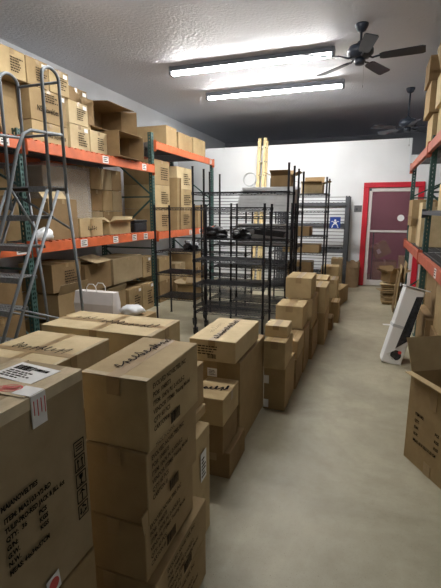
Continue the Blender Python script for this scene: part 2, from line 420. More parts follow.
fixture('long twin-tube strip light on the ceiling, the nearer one beside the large fan', -2.99, -.61, 6.2, 'fluorescent strip lights')
fixture('long twin-tube strip light on the ceiling, the farther and lower-looking one', -2.98, -.57, 7.69, 'fluorescent strip lights')
fixture('twin-tube strip light on the ceiling over the wide boxes, outside the picture', -2.98, -.6, 3.3, 'fluorescent strip lights')

# ceiling fans
def fan(label, x, y, drop, zb, ang0, R, pitch=-13, name='ceiling_fan'):
    t = thing(name, label, 'ceiling fan', (x, y, ZC))
    bm = bmesh.new(); lathe(bm, [(.075, 0), (.075, -.02), (.05, -.07), (.025, -.085)], 20); obj('canopy', bm, M_fan, t, True)
    zm = zb+.03
    bm = bmesh.new(); rod(bm, (0, 0, -.08), (0, 0, zm+.12), .014, 10); obj('downrod', bm, M_fan, t, True)
    bm = bmesh.new(); lathe(bm, [(.03, zm+.16), (.05, zm+.13), (.13, zm+.10), (.15, zm+.06), (.15, zm+.02), (.11, zm-.02), (.06, zm-.03)], 28); obj('motor_housing', bm, M_fan, t, True)
    bm = bmesh.new(); lathe(bm, [(.055, zm-.03), (.062, zm-.06), (.05, zm-.095), (.015, zm-.10)], 20); obj('switch_cup', bm, M_fan, t, True)
    for i in range(5):
        a = ang0+i*2*PI/5; Rz = Matrix.Rotation(a, 4, 'Z') @ Matrix.Translation((0, 0, zb)) @ Matrix.Rotation(math.radians(pitch), 4, 'X')
        bm = bmesh.new(); tip = [(.22, .045), (.26, .062), (.45, .07), (R-.03, .075), (R, .06)]
        up = [(p[0], p[1]) for p in tip]; dn = [(p[0], -p[1]) for p in tip[::-1]]; ol = up+dn
        lo = [bm.verts.new(Rz @ Vector((p[0], p[1], -.004))) for p in ol]; hi = [bm.verts.new(Rz @ Vector((p[0], p[1], .004))) for p in ol]
        bm.faces.new(hi); bm.faces.new(lo[::-1])
        for j in range(len(ol)): k2 = (j+1) % len(ol); bm.faces.new((lo[j], lo[k2], hi[k2], hi[j]))
        bl = obj('blade', bm, M_fan, t)
        bm = bmesh.new(); Q = Matrix.Rotation(a, 4, 'Z')
        tube(bm, [Q @ Vector(p) for p in ((.09, 0, zm-.01), (.14, 0, zm-.035), (.20, 0, zb+.004), (.28, 0, zb+.008))], .011, 6)
        bx(bm, .23, .31, -.035, .035, .004, .010, Rz); obj('blade_bracket', bm, M_fan, bl)
    bm = bmesh.new(); rod(bm, (.05, 0, zm-.08), (.05, 0, zm-.32), .0015, 4); rod(bm, (.05, 0, zm-.32), (.05, 0, zm-.35), .005, 6); obj('pull_chain', bm, M_fan, t)
    return t
fan('large dark five-blade ceiling fan on a short rod, right of the strip lights', -.241, 5.585, 0, -.37, math.radians(-7), .70)
fan('farther dark ceiling fan hanging on a long rod near the back wall', .52, 8.57, 0, -.66, math.radians(207), .66, 16)
# ================================================================== PALLET RACKS
def perf(bm, M, w, h, cols, pitch=.05, hw=.013, hh=.026):
    """perforated channel plate in the M frame: x across 0..w, z up 0..h, 2 mm thick in y"""
    T = .0025; xs = [0]
    cx = [w*(c+1)/(cols+1) for c in range(cols)]
    for c in cx: xs += [c-hw/2, c+hw/2]
    xs.append(w)
    for i in range(0, len(xs), 2): bx(bm, xs[i], xs[i+1], 0, T, 0, h, M)
    for c in cx:
        z = 0
        while z < h:
            bx(bm, c-hw/2, c+hw/2, 0, T, z, min(h, z+pitch-hh), M); z += pitch
def upright(root, xf, y, zt, depth, sgn):
    """frame across the rack: front post at xf, rear post at xf+sgn*depth; sgn=-1 rack lies to the left"""
    W = .076; D = .07
    for k in range(2):
        xp = xf if k == 0 else xf+sgn*(depth-D)
        x0 = min(xp, xp+sgn*D); bm = bmesh.new()
        # face towards the aisle and the two flanks
        face_x = x0+D if sgn < 0 else x0
        M = Matrix(((0, 1 if sgn > 0 else -1, 0, face_x), (1, 0, 0, y-W/2), (0, 0, 1, 0), (0, 0, 0, 1)))
        perf(bm, M, W, zt, 2)
        for yy in (y-W/2, y+W/2-.0025):
            perf(bm, Matrix.Translation((x0+.004, yy, 0)), D-.008, zt, 1)
        post = obj('upright_post', bm, M_green, root)
        obj('foot_plate', box_bm(x0-.02, x0+D+.02, y-.055, y+.055, 0, .006), M_green, post)
    # horizontal and diagonal braces
    xa, xb = xf+sgn*D*.5, xf+sgn*(depth-D*.5); z = .15; up = True
    while z < zt-.2:
        z2 = min(z+.85, zt-.1)
        bm = bmesh.new(); rod(bm, (xa, y, z), (xb, y, z), .017, 4); 
        if z2-z > .3: rod(bm, (xa if up else xb, y, z+.02), (xb if up else xa, y, z2-.02), .017, 4)
        obj('brace', bm, M_green, root); z = z2; up = not up
def level(root, xf, y0, y1, zt, depth, sgn, om, labels=(), drops=True, H=.11):
    g = .04
    fr = None
    for k in range(2):
        xo = xf if k == 0 else xf+sgn*depth
        xa, xb = (xo-.0, xo+.045) if (sgn < 0) == (k == 0) else (xo-.045, xo)
        bm = bmesh.new(); bx(bm, xa, xb, y0+g, y1-g, zt-H, zt)
        # step on the inner top edge, end connector plates
        for ye in (y0+g-.004, y1-g): bx(bm, xa-.003, xb+.003, ye, ye+.004, zt-H-.04, zt+.03)
        if drops:
            yy = y0+g+.04
            while yy < y1-g-.06: bx(bm, xa+.002, xb-.002, yy, yy+.055, zt, zt+.014); yy += .105
        b = bevel(obj('beam', bm, om, root), .004, 1)
        if k == 0: fr = b; fx = (xb+.001, 1) if sgn < 0 else (xa-.001, -1)
        for ye in (y0+g, y1-g-.03):
            pass
    for (ya, w, txt) in labels:
        bm = bmesh.new(); bx(bm, fx[0]-.0005, fx[0]+.0005, ya, ya+w, zt-H+.012, zt-.008)
        lb = obj('location_label', bm, M_paper, fr); lb['label'] = 'white location label'
        M = Matrix(((0, 0, fx[1], fx[0]+fx[1]*.0012), (fx[1], 0, 0, ya if fx[1] > 0 else ya+w), (0, 1, 0, zt-H+.012), (0, 0, 0, 1)))
        bm = bmesh.new()
        for i in range(3): bx(bm, w*.12, w*(.85-.2*(i % 2)), .018+.024*i, .018+.024*i+.010, 0, .0004, M)
        obj('label_print', bm, M_ink, lb)
    # wire deck, ends hooked over the front beam
    xa, xb = min(xf, xf+sgn*depth), max(xf, xf+sgn*depth); bm = bmesh.new(); r = .0035
    y = y0+g+.03
    while y < y1-g-.02:
        bx(bm, xa, xb, y-r, y+r, zt, zt+2*r)
        y += .052
    n = 9
    for i in range(n+1): x = xa+.02+(xb-xa-.04)*i/n; bx(bm, x-r, x+r, y0+g, y1-g, zt+2*r, zt+3*r)
    for i in range(3):
        y = y0+(y1-y0)*(i+.5)/3; bx(bm, xa+.05, xb-.05, y-.02, y+.02, zt-.03, zt)
    obj('wire_deck', bm, M_zinc, root)
U0, U1, U2, U3 = .72, 3.50, 6.28, 9.06; XF, DP = -3.40, 1.06
lr = thing('pallet_rack', 'long pallet rack with orange beams and green uprights along the left wall', 'rack', (0, 0, 0))
upright(lr, XF, U0, 2.5, DP, -1); upright(lr, XF, U1, 2.44, DP, -1); upright(lr, XF, U2, 2.86, DP, -1); upright(lr, XF, U3, 2.74, DP, -1)
level(lr, XF, U0, U1, 2.34, DP, -1, M_orange, [(3.2, .11, '')]); level(lr, XF, U0, U1, 1.28, DP, -1, M_orange, [(3.27, .16, '')])
level(lr, XF, U1, U2, 2.34, DP, -1, M_orange, [(4.83, .13, ''), (5.85, .12, '')]); level(lr, XF, U1, U2, 1.28, DP, -1, M_orange, [(4.28, .13, ''), (4.98, .12, ''), (5.48, .12, ''), (5.82, .12, '')])
level(lr, XF, U2, U3, 2.72, DP, -1, M_orange, [(8.75, .1, '')]); level(lr, XF, U2, U3, 1.26, DP, -1, M_orange, [(7.6, .12, ''), (8.1, .1, '')])
RX, RD = .65, 1.05
rr_ = thing('pallet_rack', 'pallet rack with faded orange beams along the right side of the aisle', 'rack', (0, 0, 0))
V0, V1, V2 = 3.35, 5.88, 8.40
upright(rr_, RX, V0, 2.6, RD, 1); upright(rr_, RX, V1, 2.52, RD, 1); upright(rr_, RX, V2, 2.48, RD, 1)
for ya, yb in ((V0, V1), (V1, V2)):
    level(rr_, RX, ya, yb, 2.42, RD, 1, M_orange2, [], False); level(rr_, RX, ya, yb, 1.10, RD, 1, M_orange2, [(ya+.9, .12, '')] if ya == V0 else [], False)
level(rr_, RX, V0, V1, 1.615, RD, 1, M_dgrey, [], False, .04)
# dark grey rack on the back wall
gr = thing('storage_rack', 'dark grey steel rack against the slatted back wall left of the door', 'rack', (0, 0, 0))
for i, x in enumerate((-.46, -1.85)):
    for y in (8.98, 9.5):
        bm = bmesh.new(); perf(bm, Matrix.Translation((x-.04, y, 0)), .085, 1.92, 1, .06)
        for xx in (x-.04, x+.042): bx(bm, xx, xx+.003, y, y+.06, 0, 1.92)
        bx(bm, x-.05, x+.055, y-.01, y+.07, 0, .006); obj('upright_post', bm, M_dgrey, gr)
    for z, z2 in ((.2, .9), (.9, 1.7)):
        bm = bmesh.new(); rod(bm, (x, 9.0, z), (x, 9.54, z2), .012, 5); rod(bm, (x, 9.0, z2), (x, 9.54, z2), .012, 5); obj('brace', bm, M_dgrey, gr)
for z in (1.79, 1.35, .83, .32):
    for y in (8.965, 9.56):
        bevel(obj('beam', box_bm(-1.81, -.50, y, y+.035, z-.07, z), M_dgrey, gr), .003, 1)
    bm = bmesh.new()
    for i in range(15): x = -1.77+i*.086; bx(bm, x-.004, x+.004, 8.97, 9.58, z, z+.008)
    obj('wire_deck', bm, M_dgrey, gr)
# blue emblem card on the middle beam
t = tag(obj('sign_card', box_bm(-.785, -.575, 8.950, 8.9635, 1.27, 1.50), M_blue), 'blue square card with a white figure emblem on the dark grey rack', 'sign')
M = Matrix(((1, 0, 0, -.68), (0, 0, -1, 8.9495), (0, 1, 0, 1.385), (0, 0, 0, 1)))
bm = bmesh.new()
def disc(bm, M, cx, cy, r, n=16, z=.0005, sy=1.0):
    bm.faces.new([bm.verts.new(M @ Vector((cx+r*math.cos(2*PI*i/n), cy+r*sy*math.sin(2*PI*i/n), z))) for i in range(n)])
disc(bm, M, 0, .045, .022); disc(bm, M, 0, -.005, .035, sy=.8)
for s in (-1, 1):
    tube(bm, [M @ Vector(p) for p in ((s*.02, .005, .001), (s*.055, .03, .001), (s*.075, .015, .001))], .007, 4)
    tube(bm, [M @ Vector(p) for p in ((s*.05, -.09, .001), (s*.05, -.055, .001), (s*.02, -.03, .001))], .009, 4)
    bx(bm, s*.06-.012, s*.06+.012, -.1, -.085, 0, .001, M)
e = obj('white_figure', bm, M_white, t); e['label'] = 'white figure with raised arms'

# ================================================================== ROLLING LADDER
def ladder():
    t = thing('rolling_ladder', 'grey rolling warehouse step ladder with handrails in front of the left rack', 'ladder', (0, 0, 0))
    xl, xr = -3.02, -2.60
    yp, zp = 2.93, 1.825; dy, dz = .125, .243
    # platform and steps, perforated treads with a bent front lip
    for i in range(8):
        y = yp-dy*i; z = zp-dz*i
        if z < .1: break
        d = .24 if i == 0 else .17; x0, x1 = xl-.0*i, xr+.0*i
        bm = bmesh.new(); ya, yb = (y-.03, y+d)
        bx(bm, x0, x1, ya, yb, z-.004, z); bx(bm, x0, x1, ya, ya+.004, z-.045, z-.004); bx(bm, x0, x1, yb-.004, yb, z-.03, z-.004)
        for a in range(14):
            for b in range(3 if i else 4):
                px = x0+.025+a*.031; py = ya+.03+b*.05; bx(bm, px, px+.014, py, py+.02, z, z+.004)
        o = obj('platform' if i == 0 else 'step', bm, M_tread, t)
        if i == 0: bm = box_bm(xl+.05, xl+.24, ya-.0015, ya-.0002, z-.037, z-.012); q = obj('warning_label', bm, M_inkf, o)
    # stringers: two pairs of slanted tubes
    s = dy/dz
    for x in (xl-.012, xr+.012):
        for off in (.0, .13):
            bm = bmesh.new(); tube(bm, [(x, yp-.02+off-s*(zp-.03), .03), (x, yp-.02+off, zp-.03)], .013, 8); obj('stringer', bm, M_lgrey, t, True)
        # vertical rear leg
        bm = bmesh.new(); tube(bm, [(x, 3.30, .06), (x, 3.25, .9), (x, 3.15, zp)], .014, 8); obj('leg', bm, M_lgrey, t, True)
        bm = bmesh.new(); tube(bm, [(x, yp-.02-s*.95, zp-.95), (x, 3.235, .55)], .010, 6); obj('brace', bm, M_lgrey, t, True)
        # hoop handrail above the platform
        pts = [(x, 2.94, zp-.2), (x, 2.95, 2.70)]+[(x, 3.05-.10*math.cos(a), 2.70+.085*math.sin(a)) for a in [PI*k/8 for k in range(1, 8)]]+[(x, 3.15, 2.70), (x, 3.15, zp-.05)]
        bm = bmesh.new(); tube(bm, pts, .014, 8); obj('guard_hoop', bm, M_lgrey, t, True)
        # slanting handrail down the flight
        pts = [(x, 3.15, 2.27), (x, 2.78, 2.25), (x, 2.70, 2.21), (x, 2.62, 2.07), (x, 2.46, 1.62), (x, 2.20, 1.05), (x, 2.19, .95)]
        bm = bmesh.new(); tube(bm, pts, .014, 8); obj('handrail', bm, M_lgrey, t, True)
        bm = bmesh.new(); tube(bm, [(x, 2.52, 1.79), (x, yp-.02-s*.35, zp-.35)], .010, 6); obj('handrail_post', bm, M_lgrey, t, True)
        for y in (3.30,):
            bm = bmesh.new(); rod(bm, (x-.012, y, .045), (x+.012, y, .045), .045, 16); obj('wheel', bm, M_rubber, t)
        bm = bmesh.new(); rod(bm, (x, yp-.02-s*(zp-.0), .0), (x, yp-.02-s*(zp-.04), .04), .019, 8); obj('rubber_foot', bm, M_rubber, t)
    for z in (2.70, 2.28):
        bm = bmesh.new(); tube(bm, [(xl, 3.15, z), (xr, 3.15, z)], .012, 8); obj('guard_rail', bm, M_lgrey, t, True)
    bm = bmesh.new(); tube(bm, [(xl, 2.93, zp-.03), (xr, 3.22, zp-.38)], .011, 6); obj('brace', bm, M_lgrey, t, True)
    bm = bmesh.new(); tube(bm, [(xl, 3.27, .5), (xr, 3.27, .5)], .011, 6); obj('brace', bm, M_lgrey, t, True)
ladder()

# extension ladder leaning on the back wall
def ext_ladder():
    t = thing('extension_ladder', 'tall yellow fibreglass extension ladder leaning on the white back wall', 'ladder', (-2.40, 9.12, 0))
    t.rotation_euler = (math.radians(-8.4), 0, math.radians(0))
    L = 3.26
    for nm, y, w in (('fly_section', 0, .062), ('base_section', .06, .085)):
        par = None
        for s in (-1, 1):
            bm = bmesh.new(); x = s*w; c = .0
            bx(bm, x-.034, x+.034, y-.028, y+.028, .02, L-(.0 if y == 0 else .05)); o = bevel(obj('side_rail', bm, M_yel, t), .003, 1)
            bm = bmesh.new(); bx(bm, x-.038, x+.038, y-.030, y+.030, 0 if y else .03, .06); obj('foot', bm, M_rubber, o)
            bm = bmesh.new()
            for k in range(10): rod(bm, (x+.014, y-.030, .3+.305*k), (x+.014, y-.027, .3+.305*k), .014, 8)
            obj('rung_plug', bm, M_dgrey, o)
        for k in range(10):
            bm = bmesh.new(); rod(bm, (-w, y, .3+.305*k), (w, y, .3+.305*k), .014, 8); obj('rung', bm, M_alu, t)
ext_ladder()

# ================================================================== BLACK WIRE SHELVING
def wire_shelf(label, x0, x1, y0, y1, zt, shelves, casters=False, rz=0.0, zb=0.0):
    t = thing('wire_shelving_unit', label, 'shelf', ((x0+x1)/2, (y0+y1)/2, 0), rz, 'black wire shelving units beside the box row')
    X, Y = (x1-x0)/2, (y1-y0)/2; zlo = .11 if casters else .02
    for sx in (-1, 1):
        for sy in (-1, 1):
            bm = bmesh.new(); rod(bm, (sx*X, sy*Y, zlo), (sx*X, sy*Y, zt), .0145, 10)
            z = zlo+.1
            while z < zt-.03: rod(bm, (sx*X, sy*Y, z), (sx*X, sy*Y, z+.004), .0155, 10, True); z += .1
            rod(bm, (sx*X, sy*Y, zt), (sx*X, sy*Y, zt+.008), .017, 10)
            p = obj('post', bm, M_black, t)
            if casters:
                bm = bmesh.new(); rod(bm, (sx*X-.014, sy*Y+.02, .045), (sx*X+.014, sy*Y+.02, .045), .045, 18); obj('caster_wheel', bm, M_rubber, p)
                bm = bmesh.new(); bx(bm, sx*X-.022, sx*X-.017, sy*Y-.015, sy*Y+.04, .04, .105); bx(bm, sx*X+.017, sx*X+.022, sy*Y-.015, sy*Y+.04, .04, .105); bx(bm, sx*X-.024, sx*X+.024, sy*Y-.02, sy*Y+.04, .10, .112); obj('caster_fork', bm, M_black, p)
            else:
                bm = bmesh.new(); lathe(bm, [(.02, 0), (.02, .008), (.01, .02)], 10, (sx*X, sy*Y, 0)); obj('levelling_foot', bm, M_black, p)
    for z in shelves:
        bm = bmesh.new(); r = .0035; a, b = X-.012, Y-.012
        for s in (-1, 1):
            for dz in (0, -.03):
                rod(bm, (-a, s*b, z+dz), (a, s*b, z+dz), r+.001, 5); rod(bm, (s*a, -b, z+dz), (s*a, b, z+dz), r+.001, 5)
            n = 14
            for i in range(n):
                xa, xb = -a+2*a*i/n, -a+2*a*(i+1)/n; rod(bm, (xa, s*b, z if i % 2 else z-.03), (xb, s*b, z-.03 if i % 2 else z), .0025, 4)
            for i in range(6):
                ya, yb = -b+2*b*i/6, -b+2*b*(i+1)/6; rod(bm, (s*a, ya, z if i % 2 else z-.03), (s*a, yb, z-.03 if i % 2 else z), .0025, 4)
        n = int(2*a/.019)
        for i in range(1, n): x = -a+2*a*i/n; bx(bm, x-.003, x+.003, -b, b, z+.001, z+.006)
        for y in (-b*.5, 0, b*.5): bx(bm, -a, a, y-.003, y+.003, z-.005, z+.001)
        for sx in (-1, 1):
            for sy in (-1, 1): rod(bm, (sx*X, sy*Y, z-.034), (sx*X, sy*Y, z+.006), .021, 10)
        obj('wire_shelf', bm, M_black, t)
    return t
wire_shelf('nearest low black wire shelving unit on casters, with the empty shelves stacked closely', -2.085, -1.18, 4.87, 5.25, 1.70, (1.66, 1.02, .69, .34), True)
wire_shelf('low black wire shelving unit farthest left, two thin posts beside the green rack post', -2.98, -2.36, 5.50, 5.98, 1.70, (1.665, 1.04, .71, .34))
wire_shelf('tall black wire shelving unit whose posts stand highest of all', -2.29, -.99, 5.32, 5.72, 2.20, (1.865, 1.24, .95, .62, .30), True)
wire_shelf('black wire shelving unit holding the grey foam boards, behind the tallest one', -2.36, -1.0, 6.14, 6.60, 2.20, (1.605, 1.10, .75, .5, .25))
wire_shelf('low black wire shelving unit behind the right end of the nearest one', -1.90, -1.02, 5.80, 6.08, 1.72, (1.54, 1.40, .85, .56, .30))
wire_shelf('black wire shelving unit farthest right, with a loose box on its upper shelf', -1.62, -.70, 7.10, 7.55, 2.15, (1.90, 1.62, 1.20, .92, .4))

wire_shelf('low black wire shelving unit farthest back, left of the board piles', -2.75, -1.95, 6.75, 7.15, 1.72, (1.68, 1.3, .9, .5, .2))

# grey foam boards piled on the shelves
rnd = random.Random(3)
def board(label, x0, x1, y0, y1, z, th, rz, grp):
    t = tag(bevel(obj('foam_board', box_bm(-(x1-x0)/2, (x1-x0)/2, -(y1-y0)/2, (y1-y0)/2, 0, th), M_foam), .004, 1), label, 'board', grp)
    t.location = ((x0+x1)/2, (y0+y1)/2, z); t.rotation_euler = (0, 0, rz)
ORD = ('bottom', 'second', 'third', 'fourth', 'fifth', 'sixth', 'seventh', 'eighth', 'ninth', 'tenth', 'eleventh')
for i in range(8):
    board(('bottom' if i == 0 else 'top' if i == 7 else ORD[i]+' from bottom')+' pale grey board of the upper pile on the wire shelving', -1.96+.015*i, -1.10+.01*i, 6.18, 6.56, 1.613+.0445*i, .044, rnd.uniform(-.05, .05), 'upper pile of pale grey boards')
for i in range(6):
    board(('bottom' if i == 0 else 'top' if i == 5 else ORD[i]+' from bottom')+' pale grey board of the middle pile on the wire shelving', -1.96+.01*i, -1.10, 6.18, 6.56, 1.108+.0525*i, .052, rnd.uniform(-.05, .05), 'middle pile of pale grey boards')
bm = bmesh.new()
for k in range(4): tube(bm, [(.10*math.cos(2*PI*i/24), .10*math.sin(2*PI*i/24), .008+.012*k) for i in range(24)], .006, 6, True)
t = tag(obj('cable_coil', bm, M_foam), 'coiled pale grey cable standing upright on the pile of grey boards', 'cable'); t.location = (-1.78, 6.37, 2.09); t.rotation_euler = (math.radians(80), 0, 0)

# ================================================================== FOREGROUND BOXES
GA = 'cardboard boxes of the row beside the aisle'
t, (sx, sy, sz) = carton('largest printed box at the lower left edge, shipping label and red stamp on top', -1.19, -.75, .34, .924, .592, 1.178, 3, 'y', bulge=.004, tm=M_clear, cat='box')
bigbox = t
# -- its printing on the side to the aisle
F = frame('+x', sx, sy, sz); F = sub(F, dz=.004)
def T(s, x, z, size, **k): return text(t, s, size, sub(F, x, z), M_ink, **k)
for a_, y_, z_, q_, w_ in (('MAIANOVELTIES', -.022, .062, .019, .80), ('ITEM: MA2103-V2-RD', -.017, .028, .019, .86), ('TULIP-PRO-RED JACK & JILL 6ct', -.017, .002, .019, .76),
        ('QTY:', -.017, -.021, .018, .9), ('36', .030, -.021, .018, .9), ('PCS', .085, -.025, .018, .9), ('G/N:', -.017, -.044, .018, .9), ('KGS', .085, -.047, .018, .9),
        ('G.W.', -.017, -.066, .018, .9), ('KGS', .085, -.069, .018, .9), ('N.W.', -.017, -.088, .018, .9), ('MEAS: 44x34x57CM', -.017, -.112, .019, .82)):
    T(a_, y_, z_, q_, sx=w_, bold=.0009)
# handling symbols, four framed squares below one another
def frame_sq(M, s): return [(-s, s, -s, -s+.003), (-s, s, s-.003, s), (-s, -s+.003, -s, s), (s-.003, s, -s, s)]
for i in range(5):
    cz = .072-.0505*i; Q = sub(F, .250, cz); rs = frame_sq(Q, .022); 
    if i == 0: rs += [(-.014, .014, .008-.008*j, .011-.008*j) for j in range(3)]
    if i == 1: rs += [(-.015, .015, -.017, -.014), (-.011, -.007, -.012, .008), (.007, .011, -.012, .008)]
    if i == 2: rs += [(-.002, .002, -.014, .002), (-.009, .009, -.017, -.014)]
    if i == 3: rs += [(-.002, .002, -.017, .006)]
    rects(t, rs, Q, M_ink, 'handling_symbol')
    bm = bmesh.new(); P3 = lambda *p: bm.faces.new([bm.verts.new(Q @ Vector((a, b, .0005))) for a, b in p])
    if i == 1: P3((-.015, .007), (-.003, .007), (-.009, .017)); P3((.003, .007), (.015, .007), (.009, .017))
    if i == 2: P3((-.009, .016), (-.007, .003), (0, -.001), (.007, .003), (.009, .016))
    if i == 3: P3((-.016, .003), (0, .018), (.016, .003), (0, .009))
    if i == 4:
        for a in range(3):
            c, s_ = math.cos(a*2*PI/3+.5), math.sin(a*2*PI/3+.5); R2 = lambda u, v: (u*c-v*s_, u*s_+v*c)
            P3(R2(-.009, -.013), R2(.004, -.013), R2(.004, -.008), R2(-.009, -.008)); P3(R2(.004, -.017), R2(.013, -.0105), R2(.004, -.004))
    if bm.faces: obj('handling_symbol', bm, M_ink, t)
    else: bm.free()
# -- on top: shipping label, tape with red stamp, white tape strip hanging over the edge
F = frame('+z', sx, sy, sz)
lb = obj('shipping_label', box_bm(-.078, .078, -.052, .052, 0, .0008, sub(F, .096, .212, -.12)), M_paper, t)
barcode(lb, .065, .028, sub(F, .035, .228, -.12, .001)); barcode(lb, .05, .014, sub(F, .105, .23, -.12, .001)); dashes(lb, .12, .045, 4, sub(F, .03, .178, -.12, .001), M_inkf, 12)
st = obj('clear_tape_strip', box_bm(-.30, .215, -.035, .035, .0009, .0016, sub(F, .0, .118, 0)), M_clear, t)
strip = obj('printed_tape', box_bm(-.055, .002, -.024, .024, .0017, .0024, sub(F, .2215, .116, 0)), M_paper, t)
strip['label'] = 'white printed tape folded over the edge'
G = sub(frame('+x', sx, sy, sz), .116, sz/2, 0, .006)
obj('printed_tape_end', box_bm(-.024, .024, -.082, .002, -.003, 0, G), M_paper, strip)
rects(strip, [(-.018+.012*i, -.0155+.012*i, -.05-.005*(i%2), -.012) for i in range(4)], sub(G, 0, 0, 0, .0003), M_red, 'red_print')
bm = bmesh.new(); Q = sub(F, .140, .115, .3, .0026)
for r1, r2 in ((.026, .022), (.014, .0)):
    for i in range(20):
        a, b = 2*PI*i/20, 2*PI*(i+1)/20
        if r2: bm.faces.new([bm.verts.new(Q @ Vector((r*math.cos(c)*1.25, r*math.sin(c)*.8, 0))) for r, c in ((r1, a), (r1, b), (r2, b), (r2, a))])
for k in range(3): bx(bm, -.022, .022, -.010+.008*k, -.006+.008*k, 0, .0003, Q)
obj('red_stamp', bm, M_red, t)
bm = bmesh.new()       # glossy clear tape along the top edge
bx(bm, sx/2-.05, sx/2+.004, -sy/2+.01, sy/2-.005, sz, sz+.0007); bx(bm, sx/2+.004, sx/2+.0048, -sy/2+.01, sy/2-.005, sz-.03, sz+.0007)
obj('clear_edge_tape', bm, M_clear, t)
t, S = carton('box under the largest printed box at the lower left edge', -1.185, -.748, .345, .925, 0, .587, 0, 'y')
F = sub(frame('+x', .44, .584, .586), dz=.0045); t = bigbox; lb = obj('round_sticker', box_bm(-.024, .024, -.028, .028, 0, .0006, sub(F, .112, -.258, .1)), M_paper, t)
bm = bmesh.new(); disc(bm, sub(F, .112, -.258, 0, .001), 0, 0, .019, 24, 0); e = obj('red_disc', bm, M_red, lb)

# middle column of five
EV = 'EVOLVED NOVELTIES, INC\nPO#: 1048073\nITEM: 10476 PU 2-HOLE-2\nVENDOR ITEM#: Teasing Model\nQTY: 60 PCS\nCARTON #'
def evolved(t, S, dy=0.0, mat=None, made=True):
    F = sub(frame('+x', *S), dz=.004)
    text(t, EV, .0225, sub(F, -S[1]*.44+dy, S[2]*.36), mat or M_inkf, sx=.92, ls=1.28, bold=.0006)
    barcode(t, .07, .040, sub(F, -S[1]*.14+dy, -S[2]*.38), mat or M_inkf)
    if made: text(t, 'MADE IN CHINA', .020, sub(F, -S[1]*.42+dy, -S[2]*.475), mat or M_inkf, sx=.9)
t, S = carton('handwritten box on top of the tall centre column, nearest the camera on the aisle', -.838, -.600, 1.03, 1.42, .878, 1.118, 1, 'y', tm=M_tape, bulge=.003)
evolved(t, S); F = frame('+z', *S); scribble(t, .22, .045, sub(F, -.022, -.12, math.radians(84), .001), 4, .0045, n=8)
scribble(t, .10, .03, sub(F, -.005, .09, math.radians(84), .001), 5, .004, n=5)
obj('clear_edge_tape', box_bm(-S[0]/2+.0, S[0]/2, -S[1]/2-.0036, -S[1]/2+.022, S[2], S[2]+.0006), M_clear, t)
t, S = carton('second box from the top in the tall centre column nearest the aisle', -.845, -.612, 1.028, 1.425, .612, .875, 0, 'y'); evolved(t, S, made=False)
obj('torn_flap', box_bm(-.002, .002, -.03, .03, -.035, .035, Matrix.Translation((S[0]/2-.004, -S[1]/2-.004, .03)) @ Matrix.Rotation(.15, 4, 'X')), K[0], t)
t, S = carton('third box down in the tall centre column nearest the aisle', -.865, -.628, 1.03, 1.42, .389, .609, 0, 'y'); evolved(t, S, made=False)
t, S = carton('fourth box down in the tall centre column, sticking out towards the aisle', -.96, -.598, 1.032, 1.49, .212, .386, 0, 'y'); evolved(t, S, .05, made=False)
t, S = carton('bottom box of the tall centre column, on the floor by the aisle', -.96, -.600, 1.03, 1.49, 0, .209, 0, 'y'); evolved(t, S, .05, made=False)
# behind A and B on the left
t, S = carton('handwritten box left of the tall centre column and behind the large labelled box', -1.75, -1.274, 1.22, 1.805, .66, .95, 4, 'y', tm=M_tape, cross=True, tw=.045)
F = frame('+z', *S); scribble(t, .30, .075, sub(F, -.14, .02, .03, .0016), 11, .0055, n=9); obj('clear_edge_tape', box_bm(S[0]/2-.02, S[0]/2+.003, -S[1]/2, S[1]/2, S[2], S[2]+.0006), M_clear, t)
carton('plain box under the handwritten box behind the large labelled box', -1.745, -1.28, 1.22, 1.80, .32, .656, 0, 'y')
carton('floor-level box below the handwritten box behind the large labelled box', -1.75, -1.275, 1.215, 1.80, 0, .316, 2, 'y')
t, S = carton('widest handwritten box, lying just in front of the white paper bag', -1.83, -1.083, 1.915, 2.285, .56, .95, 4, 'x', cross=True, tw=.05)
F = frame('+z', *S); scribble(t, .36, .07, sub(F, -.06, -.02, -.02, .0016), 21, .005, n=10); scribble(t, .16, .06, sub(F, -.27, .02, 0, .0016), 22, .005, n=4)
obj('clear_edge_tape', box_bm(S[0]/2-.03, S[0]/2+.003, -S[1]/2, S[1]/2, S[2], S[2]+.0006), M_clear, t)
carton('plain box carrying the widest handwritten box', -1.82, -1.09, 1.92, 2.28, 0, .556, 2, 'x')
# tall slim box right behind the centre column, things on it
t, S = carton('tall slim box with a white slip on its side, behind the centre column', -.90, -.690, 1.50, 1.775, 0, .585, 1, 'y')
F = sub(frame('+x', *S), dz=.005); l = obj('packing_slip', box_bm(-.035, .035, -.075, .075, 0, .0006, sub(F, .04, .12)), M_paper, t); dashes(l, .05, .11, 6, sub(F, .015, .06, 0, .001), M_inkf, 3)
for i in range(5): text(t, ('I', 'T', 'Q', 'G', 'N')[i], .02, sub(F, .03, -.05-.045*i), M_ink)
carton('small low box lying on the tall slim box behind the centre column', -.93, -.745, 1.56, 1.86, .588, .64, 1, 'y')
carton('box whose edge shows behind the top of the centre column', -.98, -.758, 1.50, 1.87, .643, .865, 0, 'y')
# small column of three beyond
t, S = carton('handwritten box on top of the short column of three by the aisle', -.955, -.742, 2.13, 2.44, .364, .535, 1, 'x'); F = frame('+z', *S)
scribble(t, .17, .06, sub(F, -.09, -.04, .15, .001), 31, .009, n=6)
carton('middle box of the short column of three by the aisle', -.955, -.745, 2.14, 2.42, .176, .361, 2, 'y')
carton('bottom box of the short column of three, jutting into the aisle', -.93, -.712, 2.17, 2.50, 0, .173, 2, 'y')
